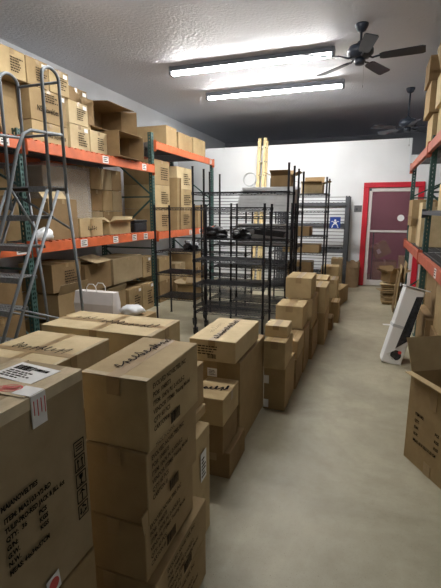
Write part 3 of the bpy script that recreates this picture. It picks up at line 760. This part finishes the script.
# big tall box with a slip, flat handwritten box on it
t, S = carton('big tall box with a white slip, behind the short column of three', -1.13, -.755, 2.515, 3.20, 0, .625, 0, 'y', bulge=.008)
F = sub(frame('-y', *S), dz=.006); l = obj('packing_slip', box_bm(-.035, .035, -.03, .03, 0, .0006, sub(F, -.01, .225)), M_paper, t); dashes(l, .05, .04, 4, sub(F, -.035, .205, 0, .001), M_inkf, 5)
t, S = carton('flat handwritten box resting on the big tall box by the aisle', -1.09, -.765, 2.44, 3.04, .64, .785, 4, 'y', rot=(math.radians(-.5), 0, 0)); F = frame('+z', *S)
scribble(t, .46, .045, sub(F, .018, -.24, PI/2, .001), 41, .0065, n=12)
scribble(t, .24, .05, sub(F, -.07, -.12, PI/2, .001), 42, .0015, n=8)
F = sub(frame('-y', *S), dz=.004); dashes(t, .15, .07, 4, sub(F, -.10, -.03), M_inkf, 6); barcode(t, .06, .03, sub(F, -.03, -.05), M_inkf)
# next group
t, S = carton('large lower box of the third group, white slips on its left side', -.745, -.565, 3.16, 3.60, 0, .365, 0, 'y')
F = sub(frame('-y', *S), dz=.005)
for z in (.08, -.13): obj('packing_slip', box_bm(-.02, .02, -.035, .035, 0, .0006, sub(F, -.065, z)), M_paper, t)
t, S = carton('middle box of the third group in the row, wide tape band on top', -.745, -.567, 3.13, 3.47, .368, .598, 1, 'y', tw=.06)
carton('small flat box crowning the third group in the row', -.765, -.580, 3.25, 3.46, .601, .695, 4, 'y', tw=.05)
carton('box leaning out behind the third group, just right of its small flat top box', -.70, -.545, 3.63, 4.0, .29, .46, 0, 'y')
carton('floor box behind the third group in the row', -.71, -.55, 3.62, 4.0, 0, .287, 2, 'y')
t, S = carton('square box of the fourth group in the row, brown tape patch on top', -.845, -.570, 4.05, 4.40, .46, .685, 1, 'y', tw=.07)
carton('floor box right below the square box of the fourth group', -.85, -.545, 4.05, 4.41, 0, .457, 2, 'y')
t, S = carton('highest box of the row, near the middle of the black shelving', -.835, -.555, 4.50, 4.95, .68, .905, 1, 'y', tw=.06)
carton('box directly beneath the highest box of the row', -.80, -.530, 4.48, 4.96, .35, .677, 0, 'y')
carton('floor box at the foot of the highest column of the row', -.80, -.515, 4.47, 4.97, 0, .347, 2, 'y')
t, S = carton('box with a pale top behind the highest box of the row', -.73, -.485, 5.55, 6.0, .63, .735, 1, 'y')
carton('box carrying the pale-topped box behind the highest column', -.72, -.50, 5.68, 5.98, .35, .627, 0, 'y')
carton('floor box under the pale-topped pair behind the highest column', -.72, -.50, 5.68, 5.98, 0, .347, 2, 'y')
carton('upper box of the two-box column right behind the highest column', -.65, -.445, 5.05, 5.50, .40, .72, 1, 'y')
carton('floor box of the column right behind the highest column', -.65, -.440, 5.04, 5.52, 0, .397, 0, 'y')
carton('small floor box poking into the aisle past the highest column', -.485, -.405, 5.72, 6.0, 0, .17, 2, 'y')
carton('narrow upright floor box standing by the aisle in the far half of the row', -.465, -.350, 6.15, 6.45, 0, .31, 0, 'y')
carton('small box topping a far pair, right of the pale-topped box', -.56, -.42, 6.55, 6.95, .30, .575, 1, 'y')
carton('floor box of the far pair in the row', -.58, -.43, 6.55, 6.98, 0, .297, 0, 'y')
t, S = carton('turned box at the far end of the row, side printed, nearest the brown bag', -.62, -.36, 7.22, 7.92, 0, .30, 0, 'y', rz=-.165)
carton('broad box near the far end of the row in front of the grey rack', -.82, -.50, 7.98, 8.30, .36, .60, 1, 'y')
carton('floor box below the broad box in front of the grey rack', -.82, -.50, 7.98, 8.32, 0, .357, 2, 'y')
carton('second floor box before the grey rack, beside the far black shelving', -.68, -.47, 8.45, 8.75, 0, .70, 3, 'y')

# ================================================================== LEFT RACK CONTENTS
# rows: label, y0, y1, z0, z1, depth, front x, kind, group; NW = near word marks
def rackbox(label, y0, y1, z0, z1, dp=.5, xf=-3.46, k=1, marks='d', tape='x', seed=1, bulge=.005):
    t, S = carton(label, xf-dp, xf, y0, y1, z0, z1, k, tape, bulge=bulge, drop=.05)
    F = sub(frame('+x', *S), dz=.0065)
    if 'd' in marks: dashes(t, S[1]*.5, S[2]*.55, 6, sub(F, -S[1]*.1, -S[2]*.30), M_inkf, seed)
    if 'l' in marks: obj('white_label', box_bm(0, .07, 0, .045, 0, .0006, sub(F, S[1]*.5-.10, S[2]*.5-.07)), M_paper, t)
    return t, S
Z1 = 2.351; Z0 = 1.291
rackbox('top-shelf box in the nearest upper row, printed, at the left picture edge', 3.38, 3.715, 2.93, 3.20, .5, seed=2)
rackbox('printed top-shelf box, second of the highest row, above the big lettered box', 3.73, 4.045, 2.93, 3.20, .5, k=0, seed=3, marks='dl')
rackbox('printed top-shelf box, last of the highest row, above the big lettered box', 4.06, 4.38, 2.93, 3.19, .5, k=1, seed=4, marks='dl')
carton('box behind the leaning panel on the top shelf, left picture edge', -3.96, -3.60, 3.15, 3.70, Z1, 2.925, 0, 'x')
t = tag(bevel(obj('cardboard_sheet', box_bm(-.006, .006, -.13, .13, 0, .42), K[0]), .001), 'plain cardboard panel leaning on the boxes of the top shelf at the left', 'cardboard'); t.location = (-3.49, 3.50, Z1); t.rotation_euler = (0, math.radians(-12), 0)
NS = 'NS Novelties'
t, S = rackbox('big box lettered in black capitals on the top shelf behind the ladder hoops', 3.74, 4.30, 2.585, 2.925, .5, k=0, marks='l', seed=5)
text(t, NS, .085, sub(frame('+x', *S), -.19, -.07, 0, .007), M_ink, sx=.72, bold=.0015); dashes(t, .25, .1, 4, sub(frame('+x', *S), -.1, .04, 0, .0065), M_inkf, 9)
t, S = rackbox('low box with the same black lettering under the big lettered box, top shelf', 3.74, 4.30, Z1, 2.58, .5, k=1, marks='', seed=5)
text(t, NS, .075, sub(frame('+x', *S), -.05, -.04, 0, .007), M_ink, sx=.72, bold=.0015)
rackbox('pale printed box, upper of the near pair right of the lettered boxes', 4.35, 4.71, 2.66, 2.92, .45, k=4, marks='dl', seed=6)
rackbox('pale printed box standing on the beam right of the lettered boxes', 4.35, 4.71, Z1, 2.655, .45, k=4, marks='dl', seed=7)
rackbox('pale printed box standing on the beam, third from the ladder hoop', 4.74, 5.10, Z1, 2.645, .45, k=4, marks='d', seed=8)
rackbox('dark brown box behind the pale pair on the top shelf', 4.42, 4.85, 2.93, 3.12, .42, xf=-3.56, k=2, marks='l', seed=9)
rackbox('pale box inside the gap under the upper open box, top shelf', 4.72, 4.87, 2.66, 2.92, .36, xf=-3.54, k=4, marks='', seed=9)
# open boxes lying on their sides with the opening to the aisle
upper = open_box('upper empty open box lying on its side on the top shelf, flap hanging out', -.33, .33, -.16, .16, 0, .34, 2, (35, 95, -4, None), .22)
def lay(o, x, y, z, sx=.0):   # turn an upright open box so that its opening faces +x
    o.rotation_euler = (PI/2, 0, PI/2); o.location = (x, y, z)
lastroot = upper[0]
lay(lastroot, -3.84, 5.22, 2.705+.165)
t, S = open_box('lower empty open box lying on its side on the top shelf', -.30, .30, -.17, .17, 0, .34, 2, (12, 4, -2, 0), .22)
lay(t, -3.84, 5.44, Z1+.178)
rackbox('small box seen above the open boxes at the far end of the bay', 5.62, 5.86, 2.765, 3.02, .34, xf=-3.62, k=4, marks='d', seed=12)
carton('box holding up the small one at the end of the near bay', -4.0, -3.75, 5.80, 6.10, Z1, 2.76, 2, 'x')
# far bay top
ZT = 2.731
rackbox('wide box on the very top of the far rack bay, nearest', 6.90, 7.32, ZT, 3.09, .75, k=0, marks='', seed=1)
rackbox('tilted taped box in the middle of the far rack top', 7.40, 8.02, ZT, 3.06, .45, k=0, marks='', seed=1, tape='x', bulge=.012)
rackbox('taped box at the far end of the rack top', 8.10, 8.75, ZT, 3.08, .45, k=1, marks='', seed=1, bulge=.012)
# far bay middle level: two tall stacks
ZM = 1.271
for i, (a, b, c) in enumerate((('lowest', ZM, 1.66), ('second', 1.663, 2.06), ('topmost', 2.063, 2.47))):
    rackbox('%s box of the far middle-shelf stack beside the green post' % a, 6.42, 6.98, b, c, .6, k=(0, 1, 0)[i], marks='d', seed=20+i)
for i, (a, b, c) in enumerate((('middle', 1.66, 2.03), ('top', 2.033, 2.44))):
    rackbox('%s box of the second stack on the middle shelf of the far bay' % a, 7.30, 8.02, b, c, .6, k=(1, 4)[i], marks='d', seed=30+i)
rackbox('lowest box of the second stack on the middle shelf of the far bay', 7.32, 7.90, ZM, 1.657, .5, k=0, marks='d', seed=33)
rackbox('single short box at the far end of the middle shelf', 8.30, 8.80, ZM, 1.74, .5, k=0, marks='', seed=34)
for i, (x, y) in enumerate(((-3.62, 7.08), (-3.62, 7.16), (-3.62, 7.24))):
    t = tag(bevel(obj('flattened_box', box_bm(-.25, .25, -.006, .006, 0, .95), K[i]), .001), ('nearest', 'middle', 'farthest')[i]+' upright cardboard sheet between the two far bay stacks', 'cardboard', 'sheets between the far bay stacks'); t.location = (x, y, ZM); t.rotation_euler = (math.radians(-3), 0, 0)
# near bay middle level
for j in range(3):
    for i in range(4):
        a = 5.11+.278*i
        carton(('bottom', 'middle', 'top')[j]+' row, '+('leftmost', 'second', 'third', 'rightmost')[i]+' carton of the dim stack at the back of the middle shelf', -4.40, -3.98, a, a+.274, 1.295+.325*j, 1.615+.325*j, (0, 3, 2)[(i+j) % 3], 'x', group='dim stack at the back of the middle shelf')
carton('tall box with a folded-out lid on the middle shelf behind the ladder', -3.72, -3.44, 3.86, 4.36, Z0, 1.76, 2, 'x', bulge=.008)
t = tag(bevel(obj('cardboard_sheet', box_bm(-.11, .11, -.20, .20, 0, .006), K[4]), .001), 'pale cardboard lid folded out over the tall box on the middle shelf', 'cardboard'); t.location = (-3.53, 4.05, 1.80); t.rotation_euler = (0, math.radians(50), 0)
t, S = rackbox('square taped box with handwriting on the middle shelf, left of the inner green post', 4.42, 4.90, Z0, 1.525, .26, k=1, marks='', tape='x', seed=1)
F = sub(frame('+x', *S), dz=.0055); obj('tape', box_bm(-.03, .03, -S[2]/2+.005, S[2]/2, -.001, 0, F), M_tape, t); scribble(t, .16, .05, sub(F, -.08, -.03, 0, .001), 51, .006, n=5)
open_box('shallow open box on the middle shelf near its right end', -3.84, -3.48, 5.09, 5.64, Z0, 1.46, 1, (70, 60, 50, 70), .12)
t = thing('black_case', 'black plastic case at the right end of the middle shelf', 'case', (-3.60, 5.93, Z0))
bevel(obj('body', box_bm(-.14, .14, -.19, .19, 0, .15), M_blackp, t), .02, 3); bevel(obj('lid', box_bm(-.145, .145, -.195, .195, .152, .19), M_blackp, t), .012, 2)
# wrapped pallet load
t = thing('wrapped_stack', 'stack under clear plastic film on the middle shelf left of the inner post', 'stack', (-4.08, 4.62, Z0))
bevel(obj('load', box_body(.60, .86, .88, .01, 77), K[3], t), .01, 2)
bm = bmesh.new(); N = 22
ring = []
for j in range(9):
    row = []
    for i in range(N*4):
        s = i/(N*4)*4; q = int(s); u = s-q; X, Y = .335, .455
        p = [(X, -Y+2*Y*u), (X-2*X*u, Y), (-X, Y-2*Y*u), (-X+2*X*u, -Y)][q]
        z = .91*j/8; f = .010*math.sin(i*1.9)+.012*noise.noise(Vector((i*.3, j*.5, 1)))
        row.append(bm.verts.new((p[0]*(1+f*2), p[1]*(1+f), z)))
    ring.append(row)
for j in range(8):
    for i in range(N*4): bm.faces.new((ring[j][i], ring[j][(i+1) % (N*4)], ring[j+1][(i+1) % (N*4)], ring[j+1][i]))
bm.faces.new(ring[-1]); e = obj('plastic_film', bm, M_film, t, True); e['label'] = 'crinkled clear plastic film'
# brown sheets leaning behind the ladder
for i in range(3):
    t = tag(bevel(obj('flattened_box', box_bm(-.005, .005, -.15, .15, 0, .78-.07*i), K[i]), .001), ('long', 'middle', 'short')[i]+' brown cardboard sheet leaning behind the ladder platform on the middle shelf', 'cardboard', 'sheets leaning behind the ladder'); t.location = (-3.80-.04*i, 3.74+.06*i, Z0); t.rotation_euler = (math.radians(14), math.radians(-6), 0)
t, S = open_box('open box on the middle shelf seen between the ladder steps', -4.0, -3.5, 2.9, 3.30, Z0, 1.62, 2, (60, 40, 30, 30), .18)
# things at floor level under the rack
rackbox('wide brown box topping the floor stack behind the paper bag', 5.10, 5.92, .56, .93, .5, k=3, marks='', seed=1)
rackbox('printed box at the right end of the upper floor stack', 5.94, 6.21, .54, .88, .5, k=0, marks='dl', seed=41)
rackbox('printed box on the floor beside the green post, rightmost', 5.83, 6.20, 0, .44, .42, xf=-3.42, k=0, marks='dl', seed=42)
rackbox('printed box on the floor, second from the green post', 5.42, 5.80, 0, .43, .42, xf=-3.42, k=0, marks='dl', seed=43)
carton('floor box carrying the wide brown box, hidden behind the front boxes', -4.42, -3.92, 5.08, 6.20, 0, .53, 2, 'y')
open_box('open box with upright flaps on the floor behind the white paper bag', -3.86, -3.44, 4.86, 5.36, 0, .46, 0, (20, 20, 10, 25), .09)
t, S = rackbox('dark box with lifted lid left of the wide brown box under the shelf', 4.46, 5.04, .56, .93, .5, k=2, marks='', seed=44)
carton('floor box bearing the dark box with lifted lid', -4.0, -3.46, 4.42, 4.82, 0, .555, 2, 'x')
t = tag(bevel(obj('cardboard_sheet', box_bm(-.15, .15, -.22, .22, 0, .006), K[3]), .001), 'grey-brown lid flap lying on the dark box under the middle shelf', 'cardboard'); t.location = (-3.48, 4.70, .985); t.rotation_euler = (0, math.radians(14), math.radians(8))
rackbox('printed brown box under the shelf, right of the near green post, upper', 3.86, 4.38, .66, 1.0, .5, k=2, marks='d', seed=45)
open_box('open box with a raised flap under the shelf beside the near green post', -3.96, -3.40, 3.86, 4.36, .33, .64, 0, (25, None, None, None), .14)
open_box('crumpled open box at the foot of the near green post', -3.90, -3.36, 3.78, 4.30, 0, .31, 2, (40, None, None, None), .14)
rackbox('brown box under the shelf left of the near green post, upper', 2.85, 3.40, .55, .95, .5, k=2, marks='', seed=46)
rackbox('brown box under the shelf left of the near green post, lower', 2.80, 3.40, 0, .546, .5, k=2, marks='', seed=47)
# floor level of the far bay
for i, (a, y0, y1, z0, z1, kk) in enumerate((('lower left', 6.5, 7.05, 0, .38, 2), ('upper left', 6.5, 7.0, .383, .80, 0), ('lower middle', 7.15, 7.75, 0, .34, 0), ('upper middle', 7.15, 7.6, .343, .62, 3), ('lower right', 7.9, 8.7, 0, .42, 2), ('upper right', 7.95, 8.5, .423, .75, 0))):
    rackbox('%s box of the six at floor level in the far rack bay' % a, y0, y1, z0, z1, .55, k=kk, marks='', seed=60+i)
open_box('small open box at floor level in the far rack bay behind the wire shelves', -3.30, -2.95, 6.9, 7.25, 0, .26, 0, (60, 50, 40, 60), .12)

# white paper shopping bag on a box, plastic bags
carton('box in front of the rack carrying the white paper bag', -3.12, -2.24, 3.62, 4.10, 0, .49, 0, 'x')
t = thing('paper_bag', 'white paper shopping bag with twisted handles lying behind the widest box', 'bag', (-2.84, 3.84, .493), math.radians(0)); t.scale = (1.25, 1.1, 1.12)
bm = bmesh.new(); vs = []
for z, X, Y in ((0, .20, .07), (.10, .205, .07), (.22, .20, .045)):
    vs.append([bm.verts.new((X*a, Y*b, z)) for a, b in ((-1, -1), (0, -1.08), (1, -1), (1.03, 0), (1, 1), (0, 1.08), (-1, 1), (-1.03, 0))])
for a, b in zip(vs, vs[1:]):
    for i in range(8): bm.faces.new((a[i], a[(i+1) % 8], b[(i+1) % 8], b[i]))
bm.faces.new(vs[0][::-1]); bm.faces.new(vs[-1]); obj('body', bm, M_pbag, t)
for s in (-1, 1):
    bm = bmesh.new(); tube(bm, [(-.06+.02*s, s*.04, .19), (-.055+.02*s, s*.045, .26), (-.03+.02*s, s*.045, .295), (.02+.02*s, s*.045, .295), (.045+.02*s, s*.045, .26), (.05+.02*s, s*.04, .19)], .004, 6); obj('handle', bm, M_paper, t, True)
def blob(name, label, cat, c, r, mat, seed, n=3, amp=.35):
    bm = bmesh.new(); bmesh.ops.create_icosphere(bm, subdivisions=n, radius=1)
    for v in bm.verts:
        d = 1+amp*noise.noise(v.co*1.8+Vector((seed*5, 0, 0)))+amp*.5*noise.noise(v.co*5+Vector((0, seed*3, 0)))
        v.co = Vector((v.co.x*r[0]*d, v.co.y*r[1]*d, max(v.co.z*r[2]*d, -r[2]*.75)))
    mz = min(v.co.z for v in bm.verts)
    for v in bm.verts: v.co.z -= mz
    t = tag(obj(name, bm, mat, None, True), label, cat); t.location = c; return t
blob('plastic_bag', 'small crumpled clear plastic bag on the middle shelf beside the ladder', 'bag', (-3.40, 3.72, 1.30), (.07, .13, .08), M_wrap, 1)
blob('plastic_bag', 'white plastic bag beside the white paper bag, behind the widest box', 'bag', (-2.42, 3.90, .493), (.13, .11, .065), M_wrap, 2)
blob('plastic_bag', 'black plastic bundle on the tall wire shelf, left one', 'bag', (-2.05, 5.52, 1.248), (.15, .12, .09), M_blackp, 3, 4, .7)
blob('plastic_bag', 'black plastic bundle on the tall wire shelf, right of the other', 'bag', (-1.66, 5.52, 1.248), (.12, .12, .08), M_blackp, 4, 4, .7)
blob('plastic_bag', 'black plastic bundle low on the leftmost wire shelving', 'bag', (-2.52, 5.76, 1.048), (.10, .13, .07), M_blackp, 6, 4, .7)

# boxes on the right half of the wire shelving
open_box('open box with wide flaps on the pile of grey boards, beside the yellow ladder', -1.42, -1.12, 6.20, 6.52, 1.972, 2.13, 2, (65, 65, 40, 60), .13)
t, S = open_box('pale open box on the upper shelf of the rightmost wire unit', -1.12, -.78, 7.16, 7.50, 1.907, 2.07, 4, (75, 70, 20, 80), .13)
carton('brown box leaning out of the middle shelf of the rightmost wire unit', -1.35, -.95, 7.12, 7.52, 1.207, 1.36, 2, 'x')
carton('long flat brown box on a low shelf of the rightmost wire unit', -1.40, -.78, 7.14, 7.50, .927, 1.06, 0, 'x')
carton('brown box on the lowest shelf of the rightmost wire unit', -1.3, -.9, 7.14, 7.50, .407, .76, 2, 'x')
t = thing('black_tray', 'black plastic tray tilted at the right of the tall wire unit', 'tray', (-1.24, 5.52, 1.30), 0, rot=(0, math.radians(6), 0))
bm = bmesh.new(); bx(bm, -.2, .2, -.15, .15, 0, .006); bx(bm, -.2, -.194, -.15, .15, .006, .06); bx(bm, .194, .2, -.15, .15, .006, .06); bx(bm, -.194, .194, -.15, -.144, .006, .06); bx(bm, -.194, .194, .144, .15, .006, .06)
obj('tray', bm, M_blackp, t); bevel(obj('rim', box_bm(-.21, .21, -.162, -.151, .05, .065), M_blackp, t), .002, 1)

# ================================================================== BY THE DOOR
t = thing('paper_sack', 'open brown paper sack on the floor left of the red door frame', 'bag', (-.315, 9.36, 0), .1)
bm = bmesh.new(); R_ = []
for z, s, w in ((0, 1, 0), (.15, 1.03, .01), (.35, 1.02, .015), (.50, 1.08, .03), (.555, 1.05, .03)):
    R_.append([bm.verts.new((.125*s*math.cos(2*PI*i/20)*(1.15 if i % 5 else 1.25), .11*s*math.sin(2*PI*i/20)*1.1, z+w*math.sin(i*1.7)*.8)) for i in range(20)])
for a, b in zip(R_, R_[1:]):
    for i in range(20): bm.faces.new((a[i], a[(i+1) % 20], b[(i+1) % 20], b[i]))
bm.faces.new(R_[0][::-1]); o = obj('sack', bm, M_kbag, t); m = o.modifiers.new('thick', 'SOLIDIFY'); m.thickness = .004
obj('folded_rim', box_bm(-.10, .12, -.140, -.135, .43, .52), M_kbag, t)
# boxes seen through the glass
t, S = carton('tilted box seen through the lower door pane', .15, .50, 10.05, 10.35, .62, .92, 0, 'y', rot=(0, math.radians(-28), .15))
obj('white_label', box_bm(-.10, -.02, -.05, .05, 0, .001, sub(frame('-y', *S), 0, 0, 0, .006)), M_paper, t)
carton('floor box behind the glass door, under the tilted one', .12, .62, 10.0, 10.5, 0, .50, 2, 'y')
carton('second floor box behind the glass door, at its right', .66, .95, 10.05, 10.4, 0, .62, 1, 'y')
t = tag(obj('wooden_pole', box_bm(-.015, .015, -.015, .015, 0, 1.15), M_dgrey), 'dark pole standing behind the glass at the left side of the door', 'pole'); t.location = (.09, 9.95, 0)
# pile of flattened cardboard on the aisle floor in front of the door
rnd = random.Random(11); z = 0
for i in range(11):
    wx, wy = rnd.uniform(.26, .36), rnd.uniform(.30, .45); th = rnd.uniform(.012, .02); cxx = .43+rnd.uniform(-.03, .03); cyy = 7.9+rnd.uniform(-.05, .05)
    tl = rnd.uniform(-.09, .09) if i > 5 else 0
    t = thing('flattened_box', ('lowest', 'second', 'third', 'fourth', 'fifth', 'sixth', 'seventh', 'eighth', 'ninth', 'tenth', 'topmost')[i]+' flattened box, counted upwards, in the pile before the door', 'cardboard', (cxx, cyy, z+.012), rnd.uniform(-.3, .3), 'untidy pile of flattened boxes before the door')
    t.rotation_euler.y = tl*.5
    k = K[rnd.randrange(5)]; bm = bmesh.new(); bx(bm, -wx/2, wx/2, -wy/2, wy/2, 0, .005); bx(bm, -wx/2+.01, wx/2-.02, -wy/2+.01, wy/2-.01, .0052, th); obj('sheet', bm, k, t)
    bm = box_bm(0, wx*.42, -wy/2, wy/2, 0, .004, mat=Matrix.Translation((-wx/2, 0, th)) @ Matrix.Rotation(math.radians(180-rnd.uniform(4, 14))*-1, 4, 'Y') @ Matrix.Diagonal((-1, 1, 1, 1)))
    bmesh.ops.recalc_face_normals(bm, faces=bm.faces); obj('folded_flap', bm, k, t)
    z += th+.018
t, S = open_box('collapsed open box thrown on the pile of flattened boxes', .30, .58, 7.75, 8.05, z+.02, z+.18, 2, (70, 60, 50, 40), .14, rz=.5)
for i, (x, y, h, a) in enumerate(((.60, 7.45, .80, 3), (.60, 7.60, .72, 5), (.59, 7.28, .66, 6))):
    t = tag(bevel(obj('cardboard_sheet', box_bm(-.005, .005, -.2+.03*i, .2, 0, h), K[i]), .001), ('tall', 'middle-height', 'short')[i]+' cardboard panel leaning on the right rack beside the white packaged item', 'cardboard'); t.location = (x-.05-.05*i, y, 0); t.rotation_euler = (0, math.radians(4), 0)
# small scrap of paper on the floor
t = tag(obj('paper_scrap', box_bm(-.10, .10, -.03, .03, 0, .004), M_paper), 'white paper scrap on the floor beside the pile of flattened boxes', 'paper'); t.location = (.37, 6.3, .0005); t.rotation_euler = (0, 0, .1)

# white packaged flat item leaning on the right rack
t = thing('packaged_panel', 'tall flat white package with a dark see-through side, leaning on the right rack', 'package', (.205, 4.62, .0), rot=(math.radians(-9), math.radians(13.5), 0))
TH, WD, HG = .20, .28, .90
bm = bmesh.new(); vs = [(0, 0, 0), (TH, 0, 0), (TH, WD, 0), (0, WD, 0)]
bx(bm, 0, TH, 0, WD, .02, HG-.03); o = bevel(obj('carton', bm, M_white, t), .012, 2)
F = Matrix(((1, 0, 0, .0), (0, 0, -1, -.0012), (0, 1, 0, 0), (0, 0, 0, 1)))
bm = bmesh.new(); pts = [(.095, .20), (.196, .32), (.196, HG-.09), (.13, HG-.11)]
lo = [bm.verts.new(F @ Vector((a, b, 0))) for a, b in pts]; hi = [bm.verts.new(F @ Vector((a, b, .004))) for a, b in pts]
bm.faces.new(hi)
for i in range(4): bm.faces.new((lo[i], lo[(i+1) % 4], hi[(i+1) % 4], hi[i]))
obj('dark_window', bm, M_print, t); bm = bmesh.new(); disc(bm, F, .12, .13, .055, 20, .002); obj('round_print', bm, M_print, t)
bm = bmesh.new(); disc(bm, F, .15, .17, .018, 16, .003); obj('red_print', bm, M_red, t)
obj('top_flap', box_bm(-.01, TH+.04, -.02, WD, HG-.025, HG-.015), M_white, t)
rects(t, [(.03, .09, .0, .02), (.03, .12, .035, .045), (.03, .10, .06, .07)], Matrix(((1, 0, 0, 0), (0, 1, 0, .05), (0, 0, 1, HG-.0145), (0, 0, 0, 1))), M_ink, 'label_print')
obj('grey_strap', box_bm(-.004, TH+.004, -.004, WD+.004, .42, .45), M_foam, t)
bm = bmesh.new(); rod(bm, (.03, -.006, .12), (TH+.05, -.02, .02), .004, 6); rod(bm, (.03, -.006, .12), (TH-.02, -.006, .26), .003, 6); obj('cord', bm, M_paper, t)

# ================================================================== OPEN BOX LOWER RIGHT
a = math.atan2(-.317, .186)      # direction of its printed side
t, S = open_box('big open printed box with raised flap at the lower right edge of the picture', -.24, .24, -.30, .30, 0, .60, 0, (None, None, None, None), .22)
# local -x side is the printed one; local +y end is the far corner
rz = a+PI/2
ex = Vector((math.cos(rz), math.sin(rz))); ey = Vector((-ex.y, ex.x)); c = Vector((.316, 2.81))+ex*.24-ey*.30
t.location = (c.x, c.y, 0); t.rotation_euler = (0, 0, rz)
Tk = .005
R = Matrix.Translation((0, .2975, .60)) @ Matrix.Rotation(math.radians(-22), 4, 'X'); e = obj('flap', box_bm(-.238, .238, -.0025, .0025, 0, .22, mat=R), K[1], t)
R = Matrix.Translation((-.2375, 0, .60)) @ Matrix.Rotation(math.radians(-88), 4, 'Y'); obj('flap', box_bm(-.0025, .0025, -.296, .296, 0, .05, mat=R), K[1], t)
R = Matrix.Translation((.2375, 0, .60)) @ Matrix.Rotation(math.radians(60), 4, 'Y'); obj('flap', box_bm(-.0025, .0025, -.296, .296, 0, .22, mat=R), K[1], t)
R = Matrix.Translation((0, -.2975, .60)) @ Matrix.Rotation(math.radians(100), 4, 'X'); obj('flap', box_bm(-.238, .238, -.0025, .0025, 0, .22, mat=R), K[1], t)
F = sub(frame('-x', *S), dz=.002)
for i, (l, r2) in enumerate((('ITEM NO.', ''), ('QTY.', '     PCS'), ('G.W.', '     KGS'), ('N.W.', '     KGS'), ('MEAS: 63 X 32.5 X 33 CM', ''))):
    text(t, l, .026, sub(F, -.22, .04-.045*i), M_ink, sx=.75, bold=.0012)
    if r2: text(t, r2, .026, sub(F, -.06, .04-.045*i), M_ink, sx=.8, bold=.0012)
obj('tape', box_bm(-.03, .03, .14, .30, 0, .001, sub(F, -.07, 0)), M_tape, t); obj('tape', box_bm(-.03, .03, -.30, -.22, 0, .001, sub(F, -.07, 0)), M_tape, t)
l = obj('white_label', box_bm(.02, .11, .02, .16, 0, .001, F), M_paper, t); dashes(l, .07, .11, 7, sub(F, .03, .035, 0, .0015), M_inkf, 8)

# ================================================================== RIGHT RACK CONTENTS
GRT = 2.433
def rb(label, x0, x1, y0, y1, z0, z1, k=0, tape='y', **q): return carton(label, x0, x1, y0, y1, z0, z1, k, tape, bulge=.006, **q)
rb('lowest box of the leaning column on top of the right rack', .66, 1.12, 6.15, 6.70, GRT, 2.83, 1)
rb('second box of the leaning column on top of the right rack, overhanging the aisle', .60, 1.08, 6.10, 6.68, 2.835, 3.20, 0, rot=(0, math.radians(0), 0))
rb('highest box of the leaning column on top of the right rack', .57, .98, 6.12, 6.60, 3.205, 3.50, 2)
rb('box on top of the right rack, before the leaning column, lower', .68, 1.15, 5.40, 5.82, GRT, 2.80, 1)
rb('box on top of the right rack, before the leaning column, upper', .64, 1.12, 5.42, 5.84, 2.805, 3.15, 4)
rb('tilted pale box near the ceiling on the right rack', .66, 1.10, 5.45, 5.85, 3.27, 3.52, 3, rot=(0, math.radians(-14), 0))
rb('box at the picture edge on top of the right rack', .72, 1.2, 4.6, 5.25, GRT, 2.80, 1)
ZR = 1.113
rb('broad brown box on the deck of the far right bay, beyond the green post', .62, 1.15, 7.45, 8.05, 1.38, 1.80, 0)
rb('low box under the broad brown one in the far right bay', .64, 1.10, 7.45, 8.0, ZR, 1.377, 1)
rb('pale upright box beside the green post on the lower deck, right rack', .68, 1.05, 6.60, 7.0, ZR, 1.74, 4)
open_box('open box whose flap juts out towards the door, right rack', .70, 1.05, 7.02, 7.40, ZR, 1.50, 0, (30, 75, None, None), .16)
rb('pale upright box on the grey middle deck of the right rack', .74, 1.05, 5.20, 5.60, 1.628, 1.92, 4)
rb('brown box at the picture edge on the grey middle deck', .76, 1.15, 4.55, 5.1, 1.628, 1.92, 0)
rb('upper big brown box under the lower orange beam of the right rack', .70, 1.28, 4.80, 5.58, .50, .98, 2)
rb('lower big brown box under the lower orange beam of the right rack', .62, 1.25, 4.70, 5.50, 0, .497, 2)
rb('big box at the picture edge below the lower orange beam', .68, 1.25, 3.95, 4.65, .46, .95, 0)
rb('floor box at the picture edge below the lower orange beam', .66, 1.25, 3.90, 4.66, 0, .457, 2)
rb('brown box on the floor under the far right bay beyond the green post', .72, 1.2, 6.15, 6.8, 0, .60, 0)
rb('box standing on the floor box under the far right bay', .74, 1.2, 6.2, 6.8, .603, .97, 1)
